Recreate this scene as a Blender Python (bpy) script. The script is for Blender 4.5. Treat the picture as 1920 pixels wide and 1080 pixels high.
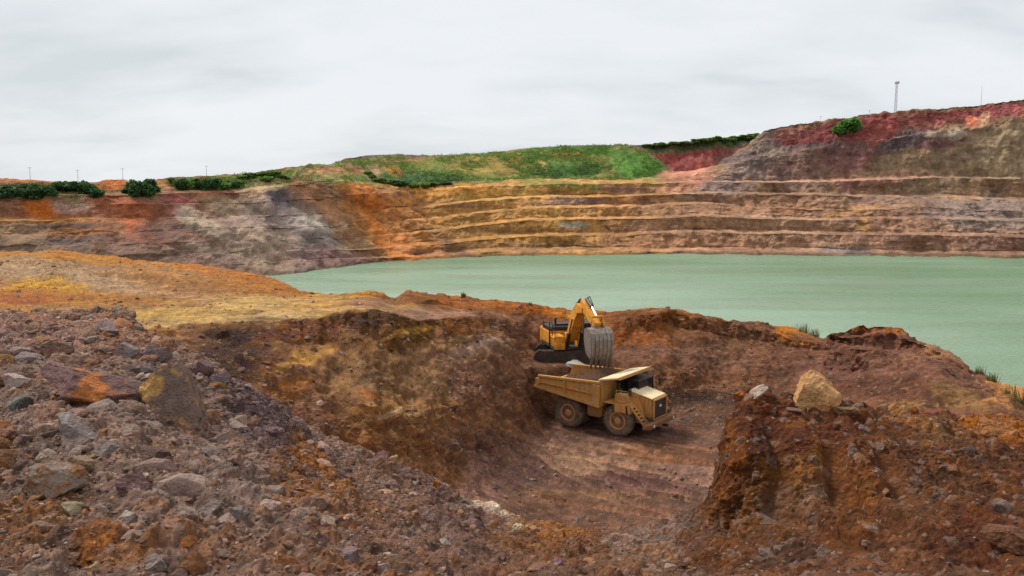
import bpy, bmesh, math, random
import numpy as np
from mathutils import Vector, Matrix
R = math.radians
random.seed(7)
rng = np.random.default_rng(11)
scene = bpy.context.scene
for o in list(bpy.data.objects): bpy.data.objects.remove(o)
C = scene.collection

# ------------------------------------------------------------------ camera
F = 1663.0                       # focal length in pixels of a 1920 wide frame
PITCH = math.atan(200 / F)
CZ = 35.0                        # the lake surface is z = 0, the camera 35 m above it
cam_d = bpy.data.cameras.new("camera")
cam = bpy.data.objects.new("camera", cam_d); C.objects.link(cam)
cam_d.sensor_width = 36; cam_d.lens = 36 * F / 1920
cam_d.clip_start = 0.1; cam_d.clip_end = 20000
cam.location = (0, 0, CZ); cam.rotation_euler = (math.pi / 2 - PITCH, 0, 0)
scene.camera = cam

# ------------------------------------------------------------------ world, sun, exposure
SUN_EL, SUN_AZ = R(48), R(-48)    # azimuth from +Y (view direction) clockwise seen from above
world = bpy.data.worlds.new("World"); scene.world = world; world.use_nodes = True
nt = world.node_tree; nt.nodes.clear()
def wn(t, **k):
    n = nt.nodes.new(t)
    for a, b in k.items(): setattr(n, a, b)
    return n
out = wn('ShaderNodeOutputWorld'); bg = wn('ShaderNodeBackground'); bg.inputs[1].default_value = 0.1
sky = wn('ShaderNodeTexSky', sky_type='NISHITA'); sky.sun_disc = False
sky.sun_elevation = SUN_EL; sky.sun_rotation = SUN_AZ; sky.air_density = 1.0; sky.dust_density = 2.0
tc = wn('ShaderNodeTexCoord'); sep = wn('ShaderNodeSeparateXYZ')
nt.links.new(tc.outputs['Generated'], sep.inputs[0])
def wm(op, a, b=None):
    n = wn('ShaderNodeMath', operation=op)
    for i, v in enumerate((a, b)):
        if v is None: continue
        if isinstance(v, (int, float)): n.inputs[i].default_value = v
        else: nt.links.new(v, n.inputs[i])
    return n.outputs[0]
zc = wm('ADD', wm('MAXIMUM', sep.outputs[2], 0.0), 0.24)
comb = wn('ShaderNodeCombineXYZ')
nt.links.new(wm('DIVIDE', sep.outputs[0], zc), comb.inputs[0])
nt.links.new(wm('DIVIDE', sep.outputs[1], zc), comb.inputs[1])
def wnoise(scale, detail, off, dist=0.3):
    mp = wn('ShaderNodeMapping'); mp.inputs['Location'].default_value = off
    mp.inputs['Scale'].default_value = (0.8, 1.25, 1)
    nt.links.new(comb.outputs[0], mp.inputs[0])
    n = wn('ShaderNodeTexNoise'); n.inputs['Scale'].default_value = scale
    n.inputs['Detail'].default_value = detail; n.inputs['Roughness'].default_value = 0.5
    n.inputs['Distortion'].default_value = dist
    nt.links.new(mp.outputs[0], n.inputs['Vector']); return n.outputs[0]
na = wnoise(1.1, 4, (5.3, 2.9, 0.7)); nb = wnoise(3.4, 4, (8.2, 4.4, 2), 0.2)
mixn = wm('ADD', wm('MULTIPLY', na, 0.68), wm('MULTIPLY', nb, 0.32))
cr = wn('ShaderNodeValToRGB'); nt.links.new(mixn, cr.inputs[0])
e = cr.color_ramp.elements
e[0].position = 0.36; e[0].color = (0.675, 0.725, 0.76, 1)
e[1].position = 0.60; e[1].color = (0.87, 0.90, 0.935, 1)
m_ = e.new(0.48); m_.color = (0.80, 0.835, 0.87, 1)
sc = wn('ShaderNodeVectorMath', operation='SCALE'); nt.links.new(cr.outputs[0], sc.inputs[0]); sc.inputs['Scale'].default_value = 10.0
mx = wn('ShaderNodeMix', data_type='RGBA'); mx.inputs[0].default_value = 0.95
nt.links.new(sky.outputs[0], mx.inputs[6]); nt.links.new(sc.outputs[0], mx.inputs[7])
nt.links.new(mx.outputs[2], bg.inputs[0]); nt.links.new(bg.outputs[0], out.inputs[0])

sd = bpy.data.lights.new("sun", 'SUN'); sd.energy = 3.5; sd.angle = R(13); sd.color = (1, 0.95, 0.87)
sun = bpy.data.objects.new("sun", sd); C.objects.link(sun)
tosun = Vector((math.sin(SUN_AZ) * math.cos(SUN_EL), math.cos(SUN_AZ) * math.cos(SUN_EL), math.sin(SUN_EL)))
sun.rotation_euler = tosun.to_track_quat('Z', 'Y').to_euler(); sun.location = (0, 0, 200)
vs = scene.view_settings
vs.view_transform = 'Standard'; vs.look = 'None'; vs.exposure = 0.0; vs.gamma = 1.0; vs.use_curve_mapping = False

# ------------------------------------------------------------------ picture <-> world
cp, sp_ = math.cos(PITCH), math.sin(PITCH)
def slope(py): return math.tan(math.atan((540 - py) / F) - PITCH)
def azi(px, py):
    v = (540 - py) / F
    return ((px - 960) / F) / (cp + v * sp_)
def P(px, py, Y=None, z=None):
    """azimuth tangent, distance ahead, height relative to the camera"""
    s = slope(py)
    if Y is None: Y = z / s
    return azi(px, py), Y, s * Y
def W(px, py, Y=None, z=None):
    a, Y, z = P(px, py, Y, z); return Vector((a * Y, Y, z + CZ))
def to_px(x, y, z):
    zz = z - CZ
    d = y * cp - zz * sp_; up = y * sp_ + zz * cp
    return 960 + F * x / d, 540 - F * up / d

# ------------------------------------------------------------------ noise
def perlin(p, seed=0):
    p = np.asarray(p, np.float32)
    i = np.floor(p).astype(np.int64); f = p - i
    u = f * f * f * (f * (f * 6 - 15) + 10)
    res = np.zeros(len(p), np.float32)
    acc = []
    for dz in (0, 1):
        for dy in (0, 1):
            for dx in (0, 1):
                h = ((i[:, 0] + dx) * 73856093) ^ ((i[:, 1] + dy) * 19349663) ^ ((i[:, 2] + dz) * 83492791) ^ (seed * 2654435)
                h = (h ^ (h >> 13)) * 1274126177 & 0xffffffff
                h = h ^ (h >> 16)
                gx = ((h & 255) / 127.5 - 1).astype(np.float32); gy = (((h >> 8) & 255) / 127.5 - 1).astype(np.float32); gz = (((h >> 16) & 255) / 127.5 - 1).astype(np.float32)
                w = (u[:, 0] if dx else 1 - u[:, 0]) * (u[:, 1] if dy else 1 - u[:, 1]) * (u[:, 2] if dz else 1 - u[:, 2])
                res += w * (gx * (f[:, 0] - dx) + gy * (f[:, 1] - dy) + gz * (f[:, 2] - dz))
    return res * 1.2
def fbm(p, f0, n, seed=0, gain=0.5):
    r = 0; a = 1
    for k in range(n):
        r = r + a * perlin(p * (f0 * 2.03 ** k), seed + k * 7); a *= gain
    return r
def cells(p, seed=0, jitter=0.9):
    """distance to nearest and second nearest random point, and a random value of the nearest cell"""
    p = np.asarray(p, np.float32); i = np.floor(p).astype(np.int64)
    d1 = np.full(len(p), 9.0, np.float32); d2 = d1.copy(); val = np.zeros(len(p), np.float32)
    for dx in (-1, 0, 1):
        for dy in (-1, 0, 1):
            for dz in (-1, 0, 1):
                c = i + np.array([dx, dy, dz])
                h = (c[:, 0] * 73856093) ^ (c[:, 1] * 19349663) ^ (c[:, 2] * 83492791) ^ (seed * 7919)
                h = (h ^ (h >> 13)) * 1274126177 & 0xffffffff; h = h ^ (h >> 15)
                q = np.stack([(h & 255) / 255., ((h >> 8) & 255) / 255., ((h >> 16) & 255) / 255.], 1).astype(np.float32) * jitter
                d = np.linalg.norm(c + q - p, axis=1)
                m = d < d1
                d2 = np.where(m, d1, np.minimum(d2, d)); val = np.where(m, (h >> 24) / 255., val); d1 = np.where(m, d, d1)
    return d1, d2, val
def smooth(a, b, x):
    t = np.clip((x - a) / (b - a), 0, 1); return t * t * (3 - 2 * t)

def lin(c):
    """sRGB 0-255 -> linear"""
    c = np.array(c, float) / 255
    return np.where(c <= 0.04045, c / 12.92, ((c + 0.055) / 1.055) ** 2.4)

# ------------------------------------------------------------------ materials
def new_mat(name):
    m = bpy.data.materials.new(name); m.use_nodes = True
    t = m.node_tree; t.nodes.clear()
    o = t.nodes.new('ShaderNodeOutputMaterial'); b = t.nodes.new('ShaderNodeBsdfPrincipled')
    t.links.new(b.outputs[0], o.inputs[0]); return m, t, b
def N(t, typ, **k):
    n = t.nodes.new(typ)
    for a, b in k.items():
        if a == 'ins':
            for kk, v in b.items():
                if hasattr(v, 'is_linked'): t.links.new(v, n.inputs[kk])
                else: n.inputs[kk].default_value = v
        else: setattr(n, a, b)
    return n
def soil_material(name, s, bump_d, speck=0.5, cvar=0.5):
    """s: metres of the finest grain. Colour comes from the sheet's own soil colour attribute."""
    m, t, b = new_mat(name)
    tc = N(t, 'ShaderNodeTexCoord').outputs['Object']
    at = N(t, 'ShaderNodeAttribute', attribute_name='soil').outputs['Color']
    n1 = N(t, 'ShaderNodeTexNoise', ins={'Vector': tc, 'Scale': 0.12 / s, 'Detail': 8.0, 'Roughness': 0.65}).outputs[0]
    n2 = N(t, 'ShaderNodeTexNoise', ins={'Vector': tc, 'Scale': 0.8 / s, 'Detail': 6.0, 'Roughness': 0.75}).outputs[0]
    v = N(t, 'ShaderNodeTexVoronoi', ins={'Vector': tc, 'Scale': 0.55 / s, 'Randomness': 1.0})
    # brightness variation
    r1 = N(t, 'ShaderNodeMapRange', ins={'Value': n1, 'From Min': 0.3, 'From Max': 0.7, 'To Min': 1 - cvar * 0.6, 'To Max': 1 + cvar * 0.5}).outputs[0]
    r2 = N(t, 'ShaderNodeMapRange', ins={'Value': n2, 'From Min': 0.3, 'From Max': 0.7, 'To Min': 1 - cvar * 0.45, 'To Max': 1 + cvar * 0.45}).outputs[0]
    mm = N(t, 'ShaderNodeMath', operation='MULTIPLY', ins={0: r1, 1: r2}).outputs[0]
    c1 = N(t, 'ShaderNodeVectorMath', operation='SCALE', ins={0: at, 'Scale': mm}).outputs[0]
    # stones: some cells paler or darker
    sepc = N(t, 'ShaderNodeSeparateColor', ins={0: v.outputs['Color']})
    st = N(t, 'ShaderNodeMapRange', ins={'Value': sepc.outputs[0], 'From Min': 0.86, 'From Max': 0.93, 'To Min': 0.0, 'To Max': speck}).outputs[0]
    inn = N(t, 'ShaderNodeMapRange', ins={'Value': v.outputs['Distance'], 'From Min': 0.25, 'From Max': 0.42, 'To Min': 1.0, 'To Max': 0.0}).outputs[0]
    stm = N(t, 'ShaderNodeMath', operation='MULTIPLY', ins={0: st, 1: inn}).outputs[0]
    pal = N(t, 'ShaderNodeValToRGB', ins={0: sepc.outputs[1]})
    el = pal.color_ramp.elements
    el[0].position = 0.0; el[0].color = (*lin((205, 175, 140)), 1)
    el[1].position = 1.0; el[1].color = (*lin((120, 105, 105)), 1)
    q = el.new(0.35); q.color = (*lin((175, 110, 60)), 1); q = el.new(0.65); q.color = (*lin((165, 140, 130)), 1)
    mix = N(t, 'ShaderNodeMix', data_type='RGBA', ins={0: stm, 6: c1, 7: pal.outputs[0]}).outputs[2]
    t.links.new(mix, b.inputs['Base Color'])
    b.inputs['Roughness'].default_value = 0.93; b.inputs['Specular IOR Level'].default_value = 0.25
    h1 = N(t, 'ShaderNodeTexNoise', ins={'Vector': tc, 'Scale': 0.3 / s, 'Detail': 9.0, 'Roughness': 0.72}).outputs[0]
    hv = N(t, 'ShaderNodeMath', operation='MULTIPLY', ins={0: v.outputs['Distance'], 1: -0.5}).outputs[0]
    hh = N(t, 'ShaderNodeMath', operation='ADD', ins={0: h1, 1: hv}).outputs[0]
    bp = N(t, 'ShaderNodeBump', ins={'Height': hh, 'Distance': bump_d, 'Strength': 1.0})
    t.links.new(bp.outputs[0], b.inputs['Normal'])
    return m
MAT_GROUND = soil_material('soil_ground', 0.035, 0.13, 0.6, 0.55)
MAT_FAR = soil_material('quarry_wall_rock', 0.4, 0.8, 0.3, 0.42)
MAT_ROCK = soil_material('rubble_rock', 0.018, 0.05, 0.0, 0.6)

def paint(name, col, dust=(176, 142, 100), amount=0.5, rough=0.55, metal=0.0, scale=1.6, dark=(60, 40, 28), mud=None):
    m, t, b = new_mat(name)
    tc = N(t, 'ShaderNodeTexCoord').outputs['Object']
    n1 = N(t, 'ShaderNodeTexNoise', ins={'Vector': tc, 'Scale': scale, 'Detail': 8.0, 'Roughness': 0.68}).outputs[0]
    n2 = N(t, 'ShaderNodeTexNoise', ins={'Vector': tc, 'Scale': scale * 4, 'Detail': 6.0, 'Roughness': 0.7}).outputs[0]
    f1 = N(t, 'ShaderNodeMapRange', ins={'Value': n1, 'From Min': 0.62 - amount * 0.5, 'From Max': 0.75 - amount * 0.3, 'To Min': 0.12, 'To Max': 0.9}).outputs[0]
    c1 = N(t, 'ShaderNodeMix', data_type='RGBA', ins={0: f1, 6: (*lin(col), 1), 7: (*lin(dust), 1)}).outputs[2]
    f2 = N(t, 'ShaderNodeMapRange', ins={'Value': n2, 'From Min': 0.56, 'From Max': 0.72, 'To Min': 0.0, 'To Max': 0.75}).outputs[0]
    c2 = N(t, 'ShaderNodeMix', data_type='RGBA', ins={0: f2, 6: c1, 7: (*lin(dark), 1)}).outputs[2]
    if mud:
        sz_ = N(t, 'ShaderNodeSeparateXYZ', ins={0: tc}).outputs[2]
        mz = N(t, 'ShaderNodeMath', operation='MULTIPLY_ADD', ins={0: n2, 1: 1.6, 2: sz_}).outputs[0]
        f3 = N(t, 'ShaderNodeMapRange', ins={'Value': mz, 'From Min': mud + 0.2, 'From Max': mud + 1.1, 'To Min': 0.92, 'To Max': 0.0}).outputs[0]
        c2 = N(t, 'ShaderNodeMix', data_type='RGBA', ins={0: f3, 6: c2, 7: (*lin((112, 80, 58)), 1)}).outputs[2]
        mps = N(t, 'ShaderNodeMapping', ins={'Vector': tc, 'Scale': (5.0, 5.0, 0.5)}).outputs[0]
        n3 = N(t, 'ShaderNodeTexNoise', ins={'Vector': mps, 'Scale': 1.0, 'Detail': 6.0, 'Roughness': 0.7}).outputs[0]
        f4 = N(t, 'ShaderNodeMapRange', ins={'Value': n3, 'From Min': 0.52, 'From Max': 0.68, 'To Min': 0.0, 'To Max': 0.55}).outputs[0]
        c2 = N(t, 'ShaderNodeMix', data_type='RGBA', ins={0: f4, 6: c2, 7: (*lin((120, 78, 46)), 1)}).outputs[2]
    t.links.new(c2, b.inputs['Base Color']); b.inputs['Metallic'].default_value = metal
    rr = N(t, 'ShaderNodeMapRange', ins={'Value': n1, 'From Min': 0.3, 'From Max': 0.7, 'To Min': rough, 'To Max': min(1, rough + 0.3)}).outputs[0]
    t.links.new(rr, b.inputs['Roughness'])
    bp = N(t, 'ShaderNodeBump', ins={'Height': n2, 'Distance': 0.02, 'Strength': 0.5}); t.links.new(bp.outputs[0], b.inputs['Normal'])
    return m
M_TRUCK = paint('dusty_tan_paint', (206, 142, 62), (190, 150, 98), 0.46, 0.65, mud=1.5)
M_CANOPY = paint('bleached_cream_paint', (226, 205, 165), (205, 180, 135), 0.35, 0.6, dark=(130, 100, 65))
M_RIM = paint('rust_brown_rim', (216, 134, 54), (190, 136, 82), 0.4, 0.8)
M_TYRE = paint('dusty_tyre_rubber', (62, 57, 54), (138, 118, 100), 0.5, 0.9, scale=2.5, dark=(50, 44, 40), mud=0.2)
M_STEEL = paint('worn_bucket_steel', (150, 144, 136), (122, 100, 82), 0.36, 0.36, 0.3, 3, mud=1.5)
M_YELLOW = paint('yellow_machine_paint', (236, 158, 26), (168, 112, 54), 0.30, 0.55, scale=2, mud=1.3)
M_BLACK = paint('black_machine_paint', (26, 25, 26), (70, 60, 54), 0.15, 0.4)
M_DARK = paint('greasy_dark_steel', (46, 40, 36), (95, 72, 54), 0.35, 0.7)
M_GREY = paint('grey_weathered_steel', (120, 122, 124), (140, 130, 118), 0.3, 0.6)
M_PALEST = paint('galvanised_mast_steel', (112, 114, 120), (120, 116, 112), 0.2, 0.6)
M_WOOD = paint('weathered_pole_wood', (95, 90, 88), (110, 100, 95), 0.2, 0.8)
m, t, b = new_mat('dark_cab_glass'); M_GLASS = m
b.inputs['Base Color'].default_value = (0.012, 0.018, 0.022, 1); b.inputs['Roughness'].default_value = 0.08
m, t, b = new_mat('polished_cylinder_rod'); M_CHROME = m
b.inputs['Base Color'].default_value = (0.7, 0.7, 0.7, 1); b.inputs['Metallic'].default_value = 1; b.inputs['Roughness'].default_value = 0.25
m, t, b = new_mat('headlamp_glass'); M_LAMP = m
b.inputs['Base Color'].default_value = (0.6, 0.6, 0.56, 1); b.inputs['Roughness'].default_value = 0.2
def leaf_mat(name, c1, c2):
    m, t, b = new_mat(name)
    g = N(t, 'ShaderNodeTexCoord').outputs['Object']
    n = N(t, 'ShaderNodeTexNoise', ins={'Vector': g, 'Scale': 0.9, 'Detail': 4.0}).outputs[0]
    r = N(t, 'ShaderNodeMapRange', ins={'Value': n, 'From Min': 0.35, 'From Max': 0.65}).outputs[0]
    c = N(t, 'ShaderNodeMix', data_type='RGBA', ins={0: r, 6: (*lin(c1), 1), 7: (*lin(c2), 1)}).outputs[2]
    t.links.new(c, b.inputs['Base Color']); b.inputs['Roughness'].default_value = 0.7
    tr = N(t, 'ShaderNodeBsdfTranslucent', ins={'Color': c}); mxs = N(t, 'ShaderNodeMixShader', ins={0: 0.4, 1: b.outputs[0], 2: tr.outputs[0]})
    t.links.new(mxs.outputs[0], [n for n in t.nodes if n.type == 'OUTPUT_MATERIAL'][0].inputs[0])
    return m
L_DARK = leaf_mat('dark_green_leaves', (46, 80, 42), (74, 108, 56))
L_MID = leaf_mat('mid_green_leaves', (84, 118, 50), (130, 156, 74))
L_BRIGHT = leaf_mat('bright_green_leaves', (72, 122, 46), (104, 148, 64))
L_GRASS = leaf_mat('dry_olive_grass', (84, 88, 48), (120, 112, 62))
L_BARK = paint('grey_brown_bark', (80, 66, 54), (95, 80, 66), 0.2, 0.9)

# ------------------------------------------------------------------ object helpers
def prop(o, label=None, cat=None, group=None, kind=None):
    if label: o['label'] = label
    if cat: o['category'] = cat
    if group: o['group'] = group
    if kind: o['kind'] = kind
    return o
def empty(name, loc, rz=0):
    o = bpy.data.objects.new(name, None); C.objects.link(o); o.location = loc; o.rotation_euler = (0, 0, rz)
    o.empty_display_size = 0.3; return o
def mesh_np(name, V, Fc, mat, cols=None, smooth_=True, parent=None):
    me = bpy.data.meshes.new(name); V = np.asarray(V, np.float32); Fc = np.asarray(Fc, np.int32)
    k = Fc.shape[1]
    me.vertices.add(len(V)); me.vertices.foreach_set('co', V.ravel())
    me.loops.add(Fc.size); me.loops.foreach_set('vertex_index', Fc.ravel())
    me.polygons.add(len(Fc)); me.polygons.foreach_set('loop_start', np.arange(0, Fc.size, k, dtype=np.int32))
    me.polygons.foreach_set('loop_total', np.full(len(Fc), k, np.int32))
    me.update(calc_edges=True)
    me.polygons.foreach_set('use_smooth', np.full(len(Fc), smooth_, bool))
    if cols is not None:
        at = me.color_attributes.new('soil', 'FLOAT_COLOR', 'POINT')
        at.data.foreach_set('color', np.concatenate([cols, np.ones((len(V), 1))], 1).astype(np.float32).ravel())
    me.materials.append(mat)
    o = bpy.data.objects.new(name, me); C.objects.link(o)
    if parent: o.parent = parent
    return o
class MB:
    def __init__(s): s.bm = bmesh.new()
    def hexa(s, pts):
        """8 points: bottom ring (4), top ring (4)"""
        v = [s.bm.verts.new(p) for p in pts]
        for f in ((3, 2, 1, 0), (4, 5, 6, 7), (0, 1, 5, 4), (1, 2, 6, 5), (2, 3, 7, 6), (3, 0, 4, 7)):
            s.bm.faces.new([v[i] for i in f])
        return s
    def box(s, x0, x1, y0, y1, z0, z1):
        return s.hexa([(x0, y0, z0), (x1, y0, z0), (x1, y1, z0), (x0, y1, z0), (x0, y0, z1), (x1, y0, z1), (x1, y1, z1), (x0, y1, z1)])
    def bar(s, a, b, w, h, up=(0, 0, 1)):
        a, b, up = Vector(a), Vector(b), Vector(up); d = (b - a).normalized()
        sd_ = d.cross(up)
        if sd_.length < 1e-4: sd_ = d.cross(Vector((1, 0, 0)))
        sd_.normalize(); u = sd_.cross(d)
        q = lambda p, i, j: p + sd_ * (w / 2 * i) + u * (h / 2 * j)
        return s.hexa([q(a, -1, -1), q(b, -1, -1), q(b, 1, -1), q(a, 1, -1), q(a, -1, 1), q(b, -1, 1), q(b, 1, 1), q(a, 1, 1)])
    def tube(s, a, b, r0, r1=None, n=14, cap=True):
        r1 = r0 if r1 is None else r1
        a, b = Vector(a), Vector(b); d = (b - a).normalized(); x = d.orthogonal().normalized(); y = d.cross(x)
        ra, rb = [], []
        for i in range(n):
            t = 2 * math.pi * i / n; w = x * math.cos(t) + y * math.sin(t)
            ra.append(s.bm.verts.new(a + w * r0)); rb.append(s.bm.verts.new(b + w * r1))
        for i in range(n): s.bm.faces.new((ra[i], ra[(i + 1) % n], rb[(i + 1) % n], rb[i]))
        if cap: s.bm.faces.new(ra[::-1]); s.bm.faces.new(rb)
        return s
    def prism(s, poly, y0, y1, axis='y'):
        """poly in (x,z) extruded along y (or (x,y) along z, (y,z) along x)"""
        mk = {'y': lambda p, t: (p[0], t, p[1]), 'z': lambda p, t: (p[0], p[1], t), 'x': lambda p, t: (t, p[0], p[1])}[axis]
        a = [s.bm.verts.new(mk(p, y0)) for p in poly]; b = [s.bm.verts.new(mk(p, y1)) for p in poly]; n = len(poly)
        for i in range(n): s.bm.faces.new((a[i], a[(i + 1) % n], b[(i + 1) % n], b[i]))
        s.bm.faces.new(a[::-1]); s.bm.faces.new(b); return s
    def lathe(s, prof, n=40, cx=0, cz=0):
        """profile of (radius, y) turned about the y axis through (cx, cz)"""
        rings = []
        for r, y in prof:
            rings.append([s.bm.verts.new((cx + r * math.cos(2 * math.pi * i / n), y, cz + r * math.sin(2 * math.pi * i / n))) for i in range(n)])
        for a, b in zip(rings[:-1], rings[1:]):
            for i in range(n): s.bm.faces.new((a[i], a[(i + 1) % n], b[(i + 1) % n], b[i]))
        s.bm.faces.new(rings[0][::-1]); s.bm.faces.new(rings[-1]); return s
    def build(s, name, mat, parent=None, bevel=0.015, smooth_=False):
        bmesh.ops.recalc_face_normals(s.bm, faces=s.bm.faces)
        if bevel:
            es = [e for e in s.bm.edges if len(e.link_faces) == 2 and e.calc_face_angle(0) > 0.6]
            if es: bmesh.ops.bevel(s.bm, geom=es, offset=bevel, segments=2, affect='EDGES', clamp_overlap=True)
        me = bpy.data.meshes.new(name); s.bm.to_mesh(me); s.bm.free(); me.materials.append(mat)
        if smooth_:
            for p in me.polygons: p.use_smooth = True
            me.set_sharp_from_angle(angle=R(35))
        o = bpy.data.objects.new(name, me); C.objects.link(o)
        if parent: o.parent = parent
        return o

# ------------------------------------------------------------------ terrain sheets
def curve(entries):
    """entries: (px, py, Y>0) or (px, py, z<0) -> arrays a, Y, z"""
    L = []
    for e in entries:
        px, py, q = e
        L.append(P(px, py, Y=q) if q > 0 else P(px, py, z=q))
    L.sort(); return np.array(L)
def at(cv, a):
    return np.interp(a, cv[:, 0], cv[:, 1]), np.interp(a, cv[:, 0], cv[:, 2])
def shift(cv, dY, dz):
    c = cv.copy(); c[:, 1] += dY; c[:, 2] += dz; return c
def raw(Y, z): return np.array([[-3, Y, z], [3, Y, z]], float)
def columns(n_in, n_out, lim=0.62, far=1.7):
    inn = np.linspace(-lim, lim, n_in)
    o = lim + (far - lim) * np.linspace(0, 1, n_out + 1)[1:] ** 1.3
    return np.concatenate([-o[::-1], inn, o])
def wob(cols, f, seed, n=2):
    return fbm(np.stack([cols * f, cols * 0 + seed * 3.7, cols * 0 + 0.5], 1), 1.0, n, seed, 0.6)
def sheet(curves, rows, cols, jit={}):
    def at(cv, a):
        Y, z = np.interp(a, cv[:, 0], cv[:, 1]), np.interp(a, cv[:, 0], cv[:, 2])
        for c, jy, jz, f in jit.get(id(cv), ()):
            j = wob(a, f, c); Y = Y + jy * j; z = z - jz * (1 if jy == 0 else 0) * j + (0 if jy == 0 else z / Y * jy * j * jz)
        return Y, z
    ys, zs, rid = [], [], []
    for k in range(len(curves) - 1):
        y0, z0 = at(curves[k], cols); y1, z1 = at(curves[k + 1], cols)
        n = rows[k]
        for i in range(n):
            t = i / n; ys.append(y0 + (y1 - y0) * t); zs.append(z0 + (z1 - z0) * t); rid.append(k + t)
    ys.append(y1); zs.append(z1); rid.append(len(curves) - 1)
    Y = np.array(ys); Z = np.array(zs); X = Y * cols[None, :]
    return np.stack([X, Y, Z + CZ], 2), np.array(rid)
def normals(G):
    du = np.gradient(G, axis=1); dv = np.gradient(G, axis=0)
    n = np.cross(du, dv); l = np.linalg.norm(n, axis=2, keepdims=True); n = n / np.maximum(l, 1e-9)
    n[n[:, :, 2] < 0] *= -1
    return n
def blur(A, r, axis):
    if r < 1: return A
    k = np.ones(2 * r + 1) / (2 * r + 1)
    pad = [(0, 0)] * A.ndim; pad[axis] = (r, r)
    B = np.pad(A, pad, mode='edge'); c = np.cumsum(B, axis=axis)
    c = np.concatenate([np.zeros_like(np.take(c, [0], axis)), c], axis)
    n = A.shape[axis]
    return (np.take(c, np.arange(2 * r + 1, 2 * r + 1 + n), axis) - np.take(c, np.arange(0, n), axis)) / (2 * r + 1)
def grid_faces(nr, nc):
    i = np.arange(nr * nc).reshape(nr, nc)
    return np.stack([i[:-1, :-1], i[:-1, 1:], i[1:, 1:], i[1:, :-1]], 2).reshape(-1, 4)

# ground curves (near to far)
N_a = raw(2.0, -1.9)
N_b = curve([(-500, 1080, 5.2), (0, 1080, 5.2), (400, 1080, 5.4), (800, 1080, 6), (1100, 1080, 7), (1300, 1080, 7.6), (1450, 1080, 7.0), (1700, 1080, 6.2), (1920, 1080, 6), (2400, 1080, 6)])
N_c = curve([(-500, 830, 8), (0, 830, 8), (250, 830, 8.3), (450, 850, 8.8), (600, 900, 9.2), (750, 950, 9.6), (900, 1000, 10), (1100, 1040, 10.2), (1250, 1030, 10), (1350, 1000, 9.2), (1450, 975, 8.6), (1600, 950, 8.2), (1750, 940, 8), (1920, 930, 7.8), (2400, 930, 7.8)])
N_d = curve([(-500, 660, 12), (0, 660, 12), (200, 660, 12), (330, 695, 11.8), (450, 765, 11.5), (600, 850, 11.8), (750, 915, 12), (900, 975, 12.3), (1100, 1015, 12.6), (1220, 1005, 12), (1290, 990, 11), (1340, 940, 9.9), (1375, 870, 9.3), (1500, 830, 9.1), (1700, 835, 9), (1920, 850, 9), (2400, 850, 9)])
N_e = curve([(-500, 600, 16), (0, 582, 16), (100, 580, 16), (180, 572, 15.5), (235, 575, 15.2), (260, 605, 14.5), (310, 635, 14), (400, 682, 13.5), (520, 762, 13.5), (620, 815, 13.8), (700, 848, 14), (760, 872, 14.3), (812, 892, 14.5), (850, 925, 14.6), (930, 950, 14.8), (990, 982, 15), (1060, 996, 15), (1150, 992, 14.6), (1180, 985, 14), (1240, 972, 13.2), (1290, 968, 12.4), (1328, 940, 11.3), (1345, 890, 10.9), (1360, 800, 10.6), (1374, 760, 10.4), (1400, 730, 10.3), (1430, 728, 10.4), (1500, 748, 10.5), (1600, 756, 10.5), (1650, 762, 10.5), (1690, 746, 10.6), (1740, 756, 10.5), (1800, 782, 10.4), (1860, 772, 10.4), (1920, 790, 10.4), (2400, 800, 10.4)])
N_f = shift(N_e, 3.2, -2.6)
A_ = np.array([[-3, 30, -9.5], [azi(0, 600), 30, -9.5], [azi(300, 600), 30, -10], [azi(500, 760), 32, -15], [azi(700, 900), 34, -17], [azi(1000, 1000), 35, -17], [azi(1900, 1000), 34, -17], [3, 34, -17]], float)
B_ = curve([(-500, 620, 44), (0, 620, 46), (300, 650, 41), (400, 700, 38), (500, 760, 37.5), (600, 800, 39), (700, 845, 41), (850, 855, 46.5), (950, 840, 52.5), (1000, 812, 57.5), (1060, 790, 62), (1150, 775, 64.6), (1250, 765, 65.6), (1350, 745, 68), (1450, 730, 70), (1600, 735, 62), (1750, 770, 54), (1900, 800, 47), (2400, 800, 47)])
C_ = curve([(-500, 605, 48), (0, 605, 50), (300, 637, 44.5), (400, 660, 42.8), (500, 690, 42.3), (600, 738, 42.8), (700, 764, 44.3), (800, 768, 46.8), (870, 758, 50), (950, 704, 60.5), (1020, 685, 65.8), (1060, 684, 66.2), (1150, 688, 67), (1250, 700, 69), (1350, 702, 71), (1450, 700, 72.5), (1550, 700, 71), (1650, 692, 65), (1750, 705, 59), (1850, 745, 54), (1920, 780, 52), (2400, 780, 52)])
D_ = curve([(-500, 600, 50), (0, 598, 52), (300, 630, 46.3), (400, 633, 46.5), (500, 640, 47), (600, 640, 48.8), (700, 640, 51), (750, 640, 53.3), (850, 645, 58.5), (950, 645, 65), (1020, 664, 72.5), (1060, 664, 72.5), (1150, 662, 73), (1250, 652, 73.5), (1350, 655, 75.5), (1450, 655, 76.5), (1550, 665, 74), (1600, 650, 69), (1650, 648, 67.5), (1750, 680, 62), (1850, 732, 57.5), (1920, 775, 53.5), (2400, 775, 53.5)])
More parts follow.
